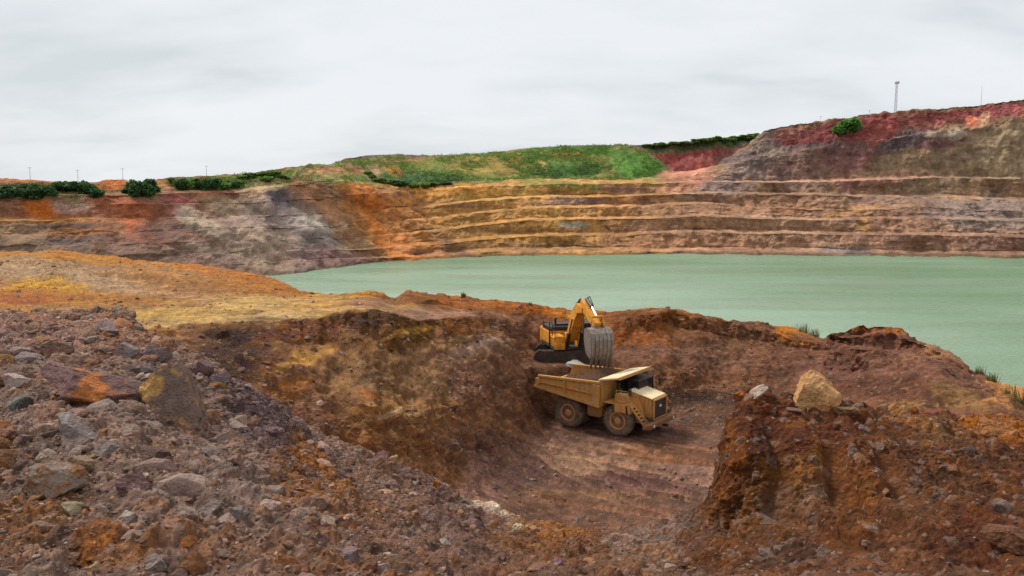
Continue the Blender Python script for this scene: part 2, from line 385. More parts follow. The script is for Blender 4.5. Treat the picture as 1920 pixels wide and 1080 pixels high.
E_ = curve([(-500, 590, -8.), (0, 590, -8.), (280, 622, -8.), (400, 613, -8.), (500, 603, -8.), (600, 597, -8.), (660, 590, -8.), (740, 590, -8.3), (790, 601, -9.1), (850, 596, -9.6), (900, 597, 67), (1000, 606, 75), (1060, 612, 76.3), (1150, 604, 77), (1200, 590, 77.5), (1250, 588, 78), (1300, 598, 78.5), (1350, 608, 79), (1440, 622, 79), (1550, 652, 76), (1580, 636, 72), (1640, 622, 70), (1700, 630, 69), (1760, 657, 65.5), (1850, 724, 59), (1920, 771, 54.5), (2400, 771, 54.5)])
F_ = curve([(-500, 545, -8.), (0, 540, -8.), (150, 560, -8.), (300, 566, -8.), (500, 556, -8.), (640, 560, -8.1), (700, 562, -8.3), (740, 577, -8.9), (780, 580, -9.2), (850, 584, 70), (900, 586, 71), (1000, 592, 77), (1060, 597, 78), (1150, 591, 79), (1200, 581, 79), (1250, 583, 79), (1300, 594, 79.6), (1350, 600, 79.8), (1440, 608, 80), (1550, 644, 78), (1580, 630, 73), (1640, 616, 71), (1700, 622, 70), (1760, 650, 66.5), (1850, 719, 60), (1920, 768, 55), (2400, 768, 55)])
G_ = curve([(-500, 468, 100), (0, 470, 95), (100, 468, 95), (180, 476, 94), (250, 484, 93), (400, 497, 88), (480, 508, 85), (515, 518, 83), (540, 532, 79), (565, 545, 75), (610, 550, 73), (655, 548, 72), (700, 544, 71), (718, 548, 71), (730, 556, 71), (741, 567, 71), (752, 556, 72.5), (768, 545, 74), (900, 556, 77), (1000, 570, 79), (1060, 577, 80), (1160, 583, 80.5), (1220, 574, 81), (1260, 580, 81), (1300, 590, 81), (1370, 599, 81), (1437, 602, 81), (1446, 611, 83), (1500, 622, 84), (1549, 636, 83), (1556, 627, 75), (1585, 621, 73.2), (1606, 611, 72), (1650, 609, 71.7), (1692, 612, 71.3), (1704, 624, 70.4), (1722, 642, 69), (1760, 647, 68), (1790, 662, 66), (1820, 688, 63), (1850, 714, 61), (1895, 755, 56), (1920, 766, 55.5), (2400, 790, 55)])
H_ = G_.copy(); H_[:, 1] += 9; H_[:, 2] -= 6
H_ = H_[H_[:, 0] < azi(1780, 700)]
H_ = np.concatenate([H_, curve([(1800, 735, 78), (1850, 716, 78), (1862, 709, 78), (1920, 707, 77), (2400, 715, 75)])])
I_ = H_.copy(); I_[:, 1] = 150; I_[:, 2] = -38

D2_ = []
for px in np.linspace(-500, 2400, 150):
    a = azi(px, 640); yd, zd = at(D_, a); ye, ze = at(E_, a); D2_.append((a, (yd + ye) / 2, (zd + ze) / 2))
D2_ = np.array(D2_); D2_ = D2_[D2_[:, 0] < azi(1190, 610)]
D2_ = np.concatenate([D2_, curve([(1250, 612, 77.2), (1300, 622, 77.9), (1350, 630, 78.3), (1440, 642, 78.4), (1550, 660, 75.5), (1600, 650, 71.0), (1640, 648, 69.4), (1700, 655, 68.4), (1760, 674, 64.9), (1850, 729, 58.6), (1920, 773, 54.1), (2400, 773, 54.1)])])
JIT = {id(C_): ((3, 1.2, 0.6, 14),), id(D_): ((5, 1.0, 0.6, 20),), id(D2_): ((7, 1.1, 0.5, 50),), id(E_): ((7, 1.1, 0.3, 50),), id(G_): ((11, 0, 0.22, 90),), id(N_e): ((13, 0, 0.07, 80),)}
gcols = columns(1120, 60)
Gd, rid = sheet([N_a, N_b, N_c, N_d, N_e, N_f, A_, B_, C_, D_, D2_, E_, F_, G_, H_, I_],
                [110, 180, 170, 120, 14, 14, 130, 80, 50, 30, 30, 26, 60, 12, 12], gcols, JIT)
# soften the joints between curves a little, but keep the silhouettes' rows
near_rows = int(np.searchsorted(rid, 4.6))
sm = Gd.copy(); sm[:, :, 2] = blur(blur(Gd[:, :, 2], 5, 0), 3, 1)
keep = np.exp(-((rid - 4) / 0.06) ** 2) + np.exp(-((rid - 13) / 0.25) ** 2) + np.exp(-((rid - 11) / 0.3) ** 2)
keep = np.clip(keep, 0, 0.85)[:, None]
Gd[:, :, 2] = Gd[:, :, 2] * keep + sm[:, :, 2] * (1 - keep)
nr, nc = Gd.shape[:2]
# flat working floor under the truck
TX, TY = 7.23, 60.2
dx = Gd[:, :, 0] - (TX + 0.6); dy = Gd[:, :, 1] - (TY - 0.6)
fx = dx * 0.81 - dy * 0.59; fy = dx * 0.59 + dy * 0.81
mk = 1 - smooth(0.75, 1.2, np.sqrt((fx / 7.2) ** 2 + (fy / 4.2) ** 2))
Gd[:, :, 2] = Gd[:, :, 2] * (1 - mk) + (CZ - 17.0) * mk
truck_mask = mk.reshape(-1)
Nn = normals(Gd).reshape(-1, 3)
Pv = Gd.reshape(-1, 3).copy()
base = Pv.copy()
ridv = np.repeat(rid, nc); inview = (np.abs(base[:, 0] / base[:, 1]) < 0.75)
pxv, pyv = to_px(Pv[:, 0], Pv[:, 1], Pv[:, 2])
near = ridv < 4.9
idn = np.where(near)[0]; idm = np.where(~near)[0]
disp = np.zeros(len(Pv), np.float32)
pn = base[idn]; pm = base[idm]
crumb = {}
# near: lumpy rubble
rightm = smooth(1290, 1380, pxv[idn])
lump = fbm(pn, 0.55, 3, 1) * 0.13
w1 = fbm(pn, 1.5, 2, 31)[:, None] * 0.25
d1, d2, cv = cells(pn * 2.2 + w1 * 2, 5); lump += (0.16 * (cv - 0.35) * smooth(0.0, 0.5, d2 - d1)) * (1 - 0.55 * rightm)
d1, d2, cv2 = cells(pn * 5.3 + w1 * 3, 9); lump += 0.075 * (cv2 - 0.3) * smooth(0.0, 0.5, d2 - d1)
d1, d2, cv3 = cells(pn * 12.0, 13); lump += 0.036 * (cv3 - 0.3) * smooth(0.0, 0.5, d2 - d1)
d1, d2, cv4 = cells(pn * 27.0, 17); lump += 0.014 * (cv4 - 0.3) * smooth(0.0, 0.5, d2 - d1)
lump += fbm(pn, 6, 4, 3, 0.65) * 0.040
lump += -0.16 * np.abs(perlin(pn * 1.3, 44)) * rightm + 0.05 * rightm
# bucket tooth grooves raked down the face of the right mound
gm = smooth(1360, 1400, pxv[idn]) * (1 - smooth(1660, 1740, pxv[idn])) * smooth(1075, 990, pyv[idn]) * smooth(775, 870, pyv[idn])
ph = (pn[:, 0] + (pn[:, 2] - CZ + 3.0) * -0.35 + 0.06 * perlin(pn * 1.0, 8)) / 0.47
gr = np.cos(ph * 2 * math.pi)
groove = gm * smooth(0.0, 0.45, gr) * smooth(-0.5, -0.05, perlin(pn * 0.8, 21) + 0.1)
lump = lump * (1 - 0.85 * groove) - 0.08 * groove + 0.03 * gm * smooth(-0.2, -0.8, gr)
fade_top = smooth(-0.02, 0.25, 4.0 - ridv[idn]) * 0.5 + 0.5
disp[idn] = lump * np.where(ridv[idn] > 4.2, 0.3, fade_top)
# middle ground
Yf = pm[:, 1]
steep = 1 - smooth(0.72, 0.97, Nn[idm, 2])
ru = np.stack([pm[:, 0], pm[:, 1], pm[:, 2] * 0.9], 1)
l2 = fbm(pm, 0.14, 4, 51) * 0.55 + fbm(ru, 0.9, 4, 61, 0.6) * 0.26 * (0.35 + steep)
d1, d2, cm = cells(ru * 1.1 + fbm(pm, 0.6, 2, 70)[:, None] * 0.5, 71); l2 += 0.26 * (cm - 0.4) * smooth(0.0, 0.45, d2 - d1) * (0.25 + steep)
d1, d2, cm2 = cells(pm * np.array([2.6, 2.6, 1.7]), 73); l2 += 0.15 * (cm2 - 0.35) * smooth(0.0, 0.5, d2 - d1) * (0.6 + steep)
upf = smooth(9.6, 10.3, ridv[idm])
l2 += (pxv[idm] > 1180) * upf * -0.3 * np.abs(perlin(np.stack([pm[:, 0] * 0.9, pm[:, 1] * 0.9, pm[:, 2] * 0.15], 1), 81)) * steep - (pxv[idm] > 1180) * upf * 0.12 * np.abs(perlin(np.stack([pm[:, 0] * 2.1, pm[:, 1] * 2.1, pm[:, 2] * 0.3], 1), 83)) * steep
bank = smooth(10.0, 9.4, ridv[idm]) * smooth(6.2, 7.0, ridv[idm]) * (pxv[idm] < 1010)
l2 *= 1 - 0.15 * bank
l2 += smooth(10.2, 9.2, ridv[idm]) * smooth(6.4, 7.2, ridv[idm]) * (0.55 * fbm(pm, 0.3, 3, 57) + 0.07 * fbm(pm, 1.6, 4, 58, 0.65))
# wheel ruts on the pit floor run with the truck's heading
al = pm[:, 0] * 0.81 - pm[:, 1] * 0.59; ac = pm[:, 0] * 0.59 + pm[:, 1] * 0.81
floor = smooth(-16.0, -16.7, pm[:, 2] - CZ) * (ridv[idm] < 7.6)
wp = fbm(pm, 0.09, 2, 97) * 2.2
rut = 0.9 * perlin(np.stack([al * 0.07, (ac + wp) * 0.6, al * 0], 1), 91) + 0.7 * perlin(np.stack([al * 0.11, (ac + 0.12 * al + wp) * 1.5, al * 0], 1), 92) + 0.5 * perlin(np.stack([al * 0.2, (ac - 0.1 * al) * 3.4, al * 0], 1), 93)
rutt = np.zeros(len(pm), np.float32)
for (a0, c1, c2) in ((50.2, .06, .006), (47.9, -.16, .0), (46.4, .14, -.010), (44.6, .02, .0), (42.2, -.10, .012), (40.2, .20, .0), (45.6, .42, .018), (43.4, -.36, .016)):
    cl = a0 + c1 * (al + 25) + c2 * (al + 25) ** 2
    for hw in (-1.45, 1.45):
        d_ = np.abs(ac - cl - hw); rutt = np.minimum(rutt, -np.exp(-(d_ / 0.27) ** 4)) ; rutt = rutt + 0.35 * np.exp(-((d_ - 0.42) / 0.13) ** 2)
rutt = np.clip(rutt, -1, 0.6) * smooth(-0.5, -0.1, perlin(np.stack([al * .12, ac * .5, al * 0], 1), 96) + 0.12)
tread = np.sin(al * 15 + 2 * np.abs(ac * 3)) * (rutt < -0.4)
l2 = l2 * (1 - 0.72 * floor) + floor * (rut * 0.05 + rutt * 0.20 + tread * 0.025 + fbm(pm, 2.2, 3, 95) * 0.05)
l2 *= 1 - 0.85 * truck_mask[idm]
l2 *= 1 + 0.15 * smooth(9.6, 10.6, ridv[idm]) * smooth(12.8, 12.2, ridv[idm]) * (pxv[idm] > 1150)
bench = (ridv[idm] > 11) & (ridv[idm] < 12.3) & (pm[:, 0] < -4)
l2 = np.where(bench, l2 * 0.3, l2)
crest = np.exp(-((ridv[idm] - 13) / 0.25) ** 2)
l2 *= 1 - 0.5 * crest
led = smooth(3.2, 2.2, np.abs(pm[:, 0] - 4.4)) * smooth(4.2, 3.2, np.abs(pm[:, 1] - 69))
l2 *= 1 - 0.9 * led
disp[idm] = l2
Pv = base + Nn * disp[:, None]

# ---- soil colours: patches of different soil, sitting on the ground where they lie
def patches(P3, px, py, basec, blobs, seed, wf, edge=0.35):
    col = np.tile(basec, (len(P3), 1)).astype(np.float64)
    nz = fbm(P3, wf, 4, seed, 0.6); nz2 = fbm(P3, wf * 3.1, 3, seed + 5, 0.6)
    for bl in blobs:
        x, y, rx, ry, ang, c, s = bl
        ca, sa = math.cos(R(ang)), math.sin(R(ang))
        u = ((px - x) * ca + (py - y) * sa) / rx; v = (-(px - x) * sa + (py - y) * ca) / ry
        d = np.sqrt(u * u + v * v) + nz * 0.55 + nz2 * 0.3
        w = (smooth(1 + edge, 1 - edge, d) * s)[:, None]
        col = col * (1 - w) + lin(c) * w
    return col
near_blobs = [
 # left mound
 (250, 800, 480, 320, 35, (132, 108, 96), 1), (150, 620, 260, 45, 5, (142, 106, 86), .9), (70, 605, 130, 22, 0, (165, 125, 105), .8),
 (60, 640, 120, 40, 0, (140, 112, 102), .8), (560, 860, 240, 40, 40, (88, 70, 68), .9), (480, 760, 90, 40, 45, (92, 72, 72), .8),
 (70, 960, 100, 50, -30, (142, 98, 62), .7), (200, 1030, 110, 30, 0, (134, 92, 62), .7), (5, 850, 26, 46, 0, (140, 84, 44), .8),
 (180, 1005, 46, 26, 20, (148, 92, 50), .7), (400, 1020, 60, 40, 10, (134, 90, 60), .6), (340, 880, 40, 30, 0, (150, 98, 52), .6),
 (590, 870, 60, 22, 45, (146, 92, 48), .8), (640, 950, 120, 36, 30, (140, 96, 64), .8), (540, 1050, 80, 22, 0, (132, 92, 64), .5), (530, 930, 50, 40, 0, (145, 92, 52), .6),
 (420, 900, 120, 50, 30, (132, 112, 104), .7), (820, 1030, 140, 40, 10, (112, 88, 80), .7), (860, 950, 120, 40, 30, (104, 82, 76), .8), (700, 1010, 120, 40, 10, (130, 98, 80), .6),
 (905, 940, 80, 15, 24, (214, 192, 172), .9), (1000, 985, 50, 14, 10, (190, 160, 130), .7),
 (1080, 1030, 170, 55, 5, (118, 82, 60), .9), (1040, 1000, 60, 22, 0, (150, 100, 60), .7),
 (1250, 1010, 110, 40, -15, (146, 124, 114), .85), (1230, 1050, 90, 30, -10, (150, 112, 84), .6), (1330, 1040, 70, 60, 0, (118, 80, 62), .8),
 # right mound
 (1640, 900, 380, 200, 0, (112, 68, 42), 1), (1420, 820, 90, 110, 0, (108, 62, 32), .9), (1560, 870, 170, 90, 0, (114, 66, 34), .85),
 (1750, 900, 170, 110, -15, (124, 84, 62), .8), (1420, 960, 110, 80, 0, (124, 84, 54), .7), (1370, 850, 30, 120, 0, (128, 78, 40), .8),
 (1465, 960, 30, 45, 10, (144, 126, 116), .7), (1505, 930, 30, 60, 14, (138, 100, 72), .6), (1520, 890, 22, 50, 14, (134, 92, 54), .5), (1615, 920, 22, 60, 14, (132, 82, 42), .6), (1530, 950, 20, 46, 14, (148, 124, 110), .5),
 (1700, 770, 60, 24, 8, (178, 132, 88), .8), (1720, 790, 50, 16, 0, (150, 90, 70), .5), (1865, 800, 70, 34, 10, (186, 118, 66), .85), (1770, 815, 60, 20, 10, (150, 112, 80), .6),
 (1600, 1010, 90, 20, -10, (134, 88, 52), .6), (1700, 1050, 130, 20, 0, (140, 98, 74), .6), (1850, 1000, 90, 60, -30, (104, 60, 40), .8), (1480, 1050, 80, 20, 0, (112, 84, 74), .6),
]
mid_blobs = [
 (1100, 900, 420, 120, 5, (142, 108, 94), 1),          # pit floor
 # plateau on the left
 (200, 540, 620, 90, 4, (182, 134, 86), 1), (80, 478, 200, 12, 3, (196, 132, 54), .9), (60, 505, 150, 22, 3, (182, 148, 112), .9), (330, 487, 160, 12, 8, (206, 132, 40), .9),
 (470, 520, 130, 12, 12, (196, 124, 62), .9), (210, 530, 230, 16, 6, (186, 156, 124), .8), (90, 540, 70, 16, 0, (208, 154, 54), .85), (120, 558, 220, 12, 2, (190, 124, 32), .85), (30, 562, 60, 10, 0, (170, 96, 34), .8),
 (400, 540, 160, 16, 6, (172, 118, 64), .8), (560, 550, 120, 14, 4, (186, 122, 48), .85), (280, 565, 130, 10, 2, (168, 116, 60), .8), (100, 580, 160, 10, 0, (178, 130, 70), .7),
 (470, 585, 260, 26, -2, (214, 176, 116), 1), (430, 598, 150, 10, -2, (228, 192, 140), .9), (350, 590, 120, 16, 0, (196, 156, 84), .6), (620, 572, 90, 10, -3, (208, 160, 96), .8), (300, 612, 60, 10, 0, (206, 168, 112), .8),
 (700, 549, 34, 10, 0, (196, 136, 44), .9), (700, 568, 60, 8, 0, (160, 116, 92), .8),
 # outer berm
 (880, 565, 150, 16, 4, (162, 100, 40), 1), (1000, 580, 120, 12, 5, (170, 104, 42), .9), (820, 592, 90, 8, 3, (170, 130, 108), .9), (1110, 586, 70, 8, 0, (206, 142, 84), .9),
 (1250, 620, 130, 45, 8, (140, 88, 42), 1), (1200, 630, 60, 30, 0, (146, 86, 30), .8), (1190, 600, 40, 22, 0, (120, 76, 38), .8), (1350, 640, 100, 40, 10, (132, 92, 66), .9), (1400, 640, 90, 28, 0, (118, 84, 62), .8), (1300, 668, 150, 20, 4, (128, 94, 78), .8),
 (1300, 588, 150, 5, 6, (160, 104, 62), .8), (1500, 628, 52, 16, 14, (190, 122, 50), 1), (1640, 650, 120, 40, 0, (116, 78, 60), .9), (1650, 616, 60, 6, 0, (168, 104, 56), .8), (1700, 690, 160, 50, 15, (128, 92, 76), .9), (1760, 658, 40, 14, 20, (168, 128, 98), .8), (1560, 700, 120, 30, 0, (120, 86, 74), .9), (1640, 725, 120, 22, 0, (96, 62, 46), .8), (1830, 720, 60, 26, 35, (110, 76, 60), .8), (1800, 740, 60, 18, 20, (150, 118, 74), .6), (1900, 735, 50, 28, 0, (206, 150, 98), 1),
 # cut face of the bench and slopes below it
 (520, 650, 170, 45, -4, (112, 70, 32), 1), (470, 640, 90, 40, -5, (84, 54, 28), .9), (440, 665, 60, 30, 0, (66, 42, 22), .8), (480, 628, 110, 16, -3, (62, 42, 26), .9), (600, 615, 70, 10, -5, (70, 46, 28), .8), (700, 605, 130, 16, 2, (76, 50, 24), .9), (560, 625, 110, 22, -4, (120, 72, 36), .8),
 (640, 700, 140, 50, 10, (142, 102, 68), .9), (665, 655, 14, 40, -25, (164, 126, 86), .6), (655, 700, 30, 10, -40, (156, 116, 68), .6), (720, 740, 120, 50, 10, (146, 108, 74), .85), (560, 675, 60, 12, -20, (196, 150, 90), .7), (545, 720, 40, 20, 0, (156, 102, 54), .7),
 (800, 770, 130, 34, 8, (166, 126, 80), .85), (760, 775, 80, 6, -8, (222, 190, 150), .8), (700, 745, 30, 6, 20, (176, 98, 44), .5), (780, 700, 120, 50, 0, (138, 106, 74), .8), (760, 630, 70, 24, -10, (126, 88, 44), .8), (770, 622, 60, 7, -15, (188, 146, 78), .8), (860, 608, 60, 12, 0, (130, 84, 38), .8), (830, 645, 90, 10, -14, (168, 134, 92), .7), (880, 620, 60, 14, 0, (140, 92, 54), .7),
 (900, 660, 70, 26, -8, (146, 116, 94), .9), (900, 652, 50, 8, -10, (188, 160, 140), .7), (910, 700, 80, 34, 0, (138, 102, 80), .9), (950, 760, 90, 50, 20, (128, 90, 68), .9), (880, 800, 120, 40, 20, (136, 96, 68), .8), (730, 830, 140, 40, 25, (136, 92, 56), .8), (930, 830, 60, 30, 0, (150, 112, 60), .5), (960, 860, 110, 40, 20, (112, 82, 74), .8),
 (1010, 740, 40, 50, 0, (118, 82, 60), .9), (1310, 720, 80, 30, 20, (128, 90, 64), .9), (1340, 745, 60, 12, 0, (92, 64, 46), .9), (1290, 745, 60, 16, 0, (84, 58, 42), .7), (1100, 700, 100, 20, 0, (112, 78, 58), .8),
 (1150, 855, 110, 26, 4, (172, 136, 112), .8), (1080, 870, 50, 16, 0, (190, 154, 126), .7), (1200, 900, 90, 16, 3, (118, 84, 78), .8), (1260, 850, 90, 20, 5, (152, 106, 76), .8), (1310, 895, 70, 14, 10, (176, 140, 122), .7), (1150, 930, 160, 10, 4, (168, 130, 98), .7), (1100, 960, 200, 26, 3, (150, 110, 88), .8), (1240, 935, 100, 10, 3, (112, 82, 66), .6),
]
print('colouring ground')
cn = patches(pn, pxv[idn], pyv[idn], lin((120, 90, 74)), near_blobs, 301, 1.1)
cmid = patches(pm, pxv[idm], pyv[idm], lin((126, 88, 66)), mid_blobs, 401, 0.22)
# each clod has its own tint
tint = (0.72 + 0.62 * cv2)[:, None] * (0.85 + 0.35 * cv3)[:, None] * (0.85 + 0.35 * cv)[:, None] * (0.72 + 0.6 * cv4)[:, None] * np.interp(pxv[idn], [1000, 1320], [1.22, 0.88])[:, None]
warm = ((cv2 > 0.9) * 0.4)[:, None]
cn = cn * tint; cn = cn * (1 - warm) + lin((150, 98, 58)) * warm * (1 - groove[:, None])
hi = (cv3 > 0.93)[:, None] * 0.45; cn = cn * (1 - hi) + lin((176, 156, 144)) * hi
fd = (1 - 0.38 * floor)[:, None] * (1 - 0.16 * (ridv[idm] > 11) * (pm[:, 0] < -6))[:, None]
isp = ((ridv[idm] > 11) & (pm[:, 0] < -6))[:, None]
cmid = cmid * np.where(isp, np.array([[1.02, .98, .95]]), np.array([[1.02, 0.95, 0.90]])) * (1 - 0.02 * bank)[:, None] * fd * (0.82 + 0.42 * cm)[:, None] * (0.72 + 0.6 * cm2)[:, None] * (1 + 0.35 * np.clip(fbm(ru, 0.5, 4, 450, 0.7), -1, 1))[:, None]
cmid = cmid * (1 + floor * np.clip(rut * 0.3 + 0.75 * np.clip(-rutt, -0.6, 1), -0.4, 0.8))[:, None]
fk = (perlin(pm * 2.6, 480) > 0.42)[:, None] * 0.35; cmid = cmid * (1 - fk) + lin((196, 160, 120)) * fk
gw = (groove * 0.55)[:, None]; cn = cn * (1 - gw) + (lin((134, 86, 56)) * (1 + 0.2 * fbm(pn, 3, 3, 870))[:, None]) * gw
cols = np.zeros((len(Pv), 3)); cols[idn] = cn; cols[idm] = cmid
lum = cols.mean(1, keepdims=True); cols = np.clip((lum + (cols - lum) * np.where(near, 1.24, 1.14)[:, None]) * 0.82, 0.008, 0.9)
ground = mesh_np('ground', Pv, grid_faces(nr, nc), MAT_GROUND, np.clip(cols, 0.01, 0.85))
prop(ground, kind='structure')

def on_ground(px, py, tol=4):
    qx, qy = GPX, GPY
    m = (np.abs(qx - px) < tol) & (np.abs(qy - py) < tol)
    idx = np.where(m)[0]
    if len(idx) == 0: return None
    y = Pv[idx, 1]; i = idx[y < y.min() * 1.12]
    return Vector(Pv[i].mean(0)), Vector(Nn[i].mean(0))
GPX, GPY = to_px(Pv[:, 0], Pv[:, 1], Pv[:, 2])
def ground_z(x, y):
    d = (Pv[:, 0] - x) ** 2 + (Pv[:, 1] - y) ** 2
    i = np.argmin(d); return Pv[i, 2]

# ------------------------------------------------------------------ lake
m, t, b = new_mat('turbid_green_water'); M_WATER = m
tcw = N(t, 'ShaderNodeTexCoord').outputs['Object']
mpw = N(t, 'ShaderNodeMapping', ins={'Vector': tcw, 'Scale': (0.006, 0.014, 1.0)}).outputs[0]
nw = N(t, 'ShaderNodeTexNoise', ins={'Vector': mpw, 'Scale': 1.0, 'Detail': 3.0}).outputs[0]
dst = N(t, 'ShaderNodeVectorMath', operation='DISTANCE', ins={0: tcw, 1: (5, 215, 0)}).outputs['Value']
pl_ = N(t, 'ShaderNodeMapRange', ins={'Value': dst, 'From Min': 40.0, 'From Max': 190.0, 'To Min': 0.34, 'To Max': -0.06}).outputs[0]
nsum = N(t, 'ShaderNodeMath', operation='ADD', ins={0: nw, 1: pl_}).outputs[0]
rw = N(t, 'ShaderNodeMapRange', ins={'Value': nsum, 'From Min': 0.4, 'From Max': 0.85}).outputs[0]
cw = N(t, 'ShaderNodeMix', data_type='RGBA', ins={0: rw, 6: (0.15, 0.255, 0.14, 1), 7: (0.285, 0.395, 0.28, 1)}).outputs[2]
t.links.new(cw, b.inputs['Base Color']); b.inputs['IOR'].default_value = 1.33
rg = N(t, 'ShaderNodeMapRange', ins={'Value': N(t, 'ShaderNodeTexNoise', ins={'Vector': N(t, 'ShaderNodeMapping', ins={'Vector': tcw, 'Scale': (0.012, 0.05, 1.0)}).outputs[0], 'Scale': 1.0, 'Detail': 5.0, 'Distortion': 0.6}).outputs[0], 'From Min': 0.35, 'From Max': 0.65, 'To Min': 0.2, 'To Max': 0.36}).outputs[0]; t.links.new(rg, b.inputs['Roughness'])
mp2 = N(t, 'ShaderNodeMapping', ins={'Vector': tcw, 'Scale': (0.35, 0.9, 1.0), 'Rotation': (0, 0, 0.2)}).outputs[0]
nw2 = N(t, 'ShaderNodeTexNoise', ins={'Vector': mp2, 'Scale': 1.0, 'Detail': 6.0, 'Roughness': 0.6}).outputs[0]
bw = N(t, 'ShaderNodeBump', ins={'Height': nw2, 'Distance': 0.9, 'Strength': 1.0}); t.links.new(bw.outputs[0], b.inputs['Normal'])
water = MB(); water.box(-900, 900, 84, 640, -1.0, 0.0); prop(water.build('water', M_WATER, bevel=0), kind='structure')

# ------------------------------------------------------------------ far quarry walls
shore = curve([(-500, 610, -35.), (0, 550, -35.), (300, 530, -35.), (530, 515, -35.), (620, 503, -35.), (740, 490, -35.), (870, 483, -35.), (1000, 479, -35.), (1300, 476, -35.), (1600, 480, -35.), (1920, 485, -35.), (2400, 495, -35.)])
pxs = [-500, 0, 250, 500, 620, 700, 800, 900, 1000, 1150, 1300, 1450, 1600, 1750, 1920, 2400]
LV = [
 [580, 522, 506, 496, 486, 484, 478, 472, 470, 470, 470, 472, 474, 476, 478, 485],
 [540, 492, 482, 472, 468, 466, 459, 449, 443, 440, 437, 438, 440, 440, 445, 448],
 [500, 464, 458, 450, 446, 444, 436, 421, 413, 410, 406, 410, 412, 410, 415, 420],
 [460, 440, 434, 426, 424, 420, 412, 400, 391, 387, 383, 390, 392, 390, 395, 400],
 [425, 413, 410, 402, 398, 396, 388, 376, 370, 368, 362, 362, 366, 368, 375, 380],
 [400, 388, 386, 378, 368, 364, 358, 350, 347, 345, 342, 342, 338, 333, 335, 335]]
def wl(px, L, R_): return np.interp(px, [600, 800], [L, R_])
def lev(k):
    L = []
    for px, py in zip(pxs, LV[k]):
        a = azi(px, py); y0 = np.interp(a, shore[:, 0], shore[:, 1])
        L.append((px, py, float(y0 + wl(px, 6 + 8 * k, 7 + 14 * k))))
    return curve(L)
FJ = {}
fc = [shift(shore, -12, -6), shore]
FJ[id(shore)] = ((29, 3.0, 0.0, 30),)
for k in range(6):
    c = lev(k); fc.append(c)
    bk = c.copy(); pxa = 960 + F * c[:, 0]
    wd = np.interp(pxa, [0, 600, 850, 2000], [0.8, 0.6, 9.0, 9.0]); 
    if k == 4: wd = np.maximum(wd, np.interp(pxa, [0, 450, 560], [4, 4, 0.6]))
    if k == 3: wd = wd * np.interp(pxa, [1300, 1450], [1, 0.4])
    bk[:, 1] += wd; bk[:, 2] += wd * 0.11; fc.append(bk)
    FJ[id(c)] = ((30 + k, 5.0, 0.0, 11), (50 + k, 0, 0.7, 22)); FJ[id(bk)] = ((30 + k, 5.0, 0.0, 11), (50 + k, 0, 0.7, 22), (70 + k, 5.0, 0.0, 14))
def rel(tab, L, R_):
    last = fc[-1]; o = []
    for px, py in tab:
        a = azi(px, py); y0 = np.interp(a, last[:, 0], last[:, 1]); o.append((px, py, float(y0 + wl(px, L, R_))))
    return curve(o)
U1 = rel([(-500, 370), (0, 368), (250, 364), (450, 360), (560, 345), (640, 342), (700, 349), (800, 345), (900, 341), (1000, 336), (1150, 338), (1240, 332), (1300, 328), (1350, 318), (1400, 300), (1450, 292), (1500, 285), (1600, 270), (1700, 252), (1800, 244), (1860, 236), (1920, 220), (2400, 170)], 5, 9); fc.append(U1)
U15 = rel([(-500, 366), (0, 365), (250, 360), (450, 354), (560, 340), (640, 334), (700, 344), (800, 340), (900, 337), (1000, 333), (1150, 335), (1240, 329), (1300, 325), (1350, 313), (1400, 292), (1430, 276), (1500, 262), (1600, 252), (1700, 238), (1800, 228), (1860, 220), (1920, 206), (2400, 160)], 7, 7); fc.append(U15)
U2 = rel([(-500, 335), (0, 334), (55, 338), (120, 342), (180, 341), (200, 336), (235, 336), (255, 342), (300, 334), (450, 326), (505, 319), (540, 314), (620, 308), (645, 297), (690, 291), (740, 289), (800, 291), (900, 288), (960, 281), (1000, 277), (1080, 272), (1180, 271), (1205, 277), (1230, 296), (1262, 322), (1300, 321), (1350, 308), (1385, 283), (1410, 262), (1440, 241), (1490, 233), (1600, 221), (1660, 213), (1700, 207), (1750, 203), (1800, 199), (1850, 194), (1920, 184), (2400, 130)], 12, 10)
pxa = 960 + F * U2[:, 0]; extra = np.interp(pxa, [560, 700, 1100, 1200, 1300], [0, 40, 40, 20, 0])
U2[:, 2] *= (U2[:, 1] + extra) / U2[:, 1]; U2[:, 1] += extra
fc.append(U2)
U3 = shift(U2, 40, -1.0); U4 = shift(U2, 600, -14); U5 = shift(U2, 6000, -60); U5[:, 2] = -40
fc += [U3, U4, U5]
fcols = columns(1150, 50, 0.62, 1.9)
rows = [4, 12] + [10, 4] * 0
rows = [4, 14]
for k in range(6): rows += [7, 24] if k < 5 else [7, 34]
rows = [4, 12]                                   # under water, shore -> L1
for k in range(5): rows += [7, 22]               # flat, next face
rows += [7, 40, 14, 46, 6, 6, 6]
assert len(rows) == len(fc) - 1, (len(rows), len(fc))
Gf, frid = sheet(fc, rows, fcols, FJ)
Gf[:, :, 1] = np.maximum.accumulate(Gf[:, :, 1] , axis=0); Gf[:, :, 0] = Gf[:, :, 1] * fcols[None, :]
Gf[:, :, 2] = blur(Gf[:, :, 2], 3, 1)
fnr, fnc = Gf.shape[:2]
Nf = normals(Gf); Nf[:, :, 0] = blur(Nf[:, :, 0], 2, 0); Nf[:, :, 1] = blur(Nf[:, :, 1], 2, 0); Nf[:, :, 2] = blur(Nf[:, :, 2], 2, 0)
Nf = Nf.reshape(-1, 3); Bf = Gf.reshape(-1, 3); fr = np.repeat(frid, fnc)
fpx, fpy = to_px(Bf[:, 0], Bf[:, 1], Bf[:, 2])
gul = np.stack([Bf[:, 0], Bf[:, 1] * 0.6, Bf[:, 2] * 0.55], 1)
lay = np.stack([Bf[:, 0] * 0.15, Bf[:, 1] * 0.15, Bf[:, 2] * 1.3], 1)
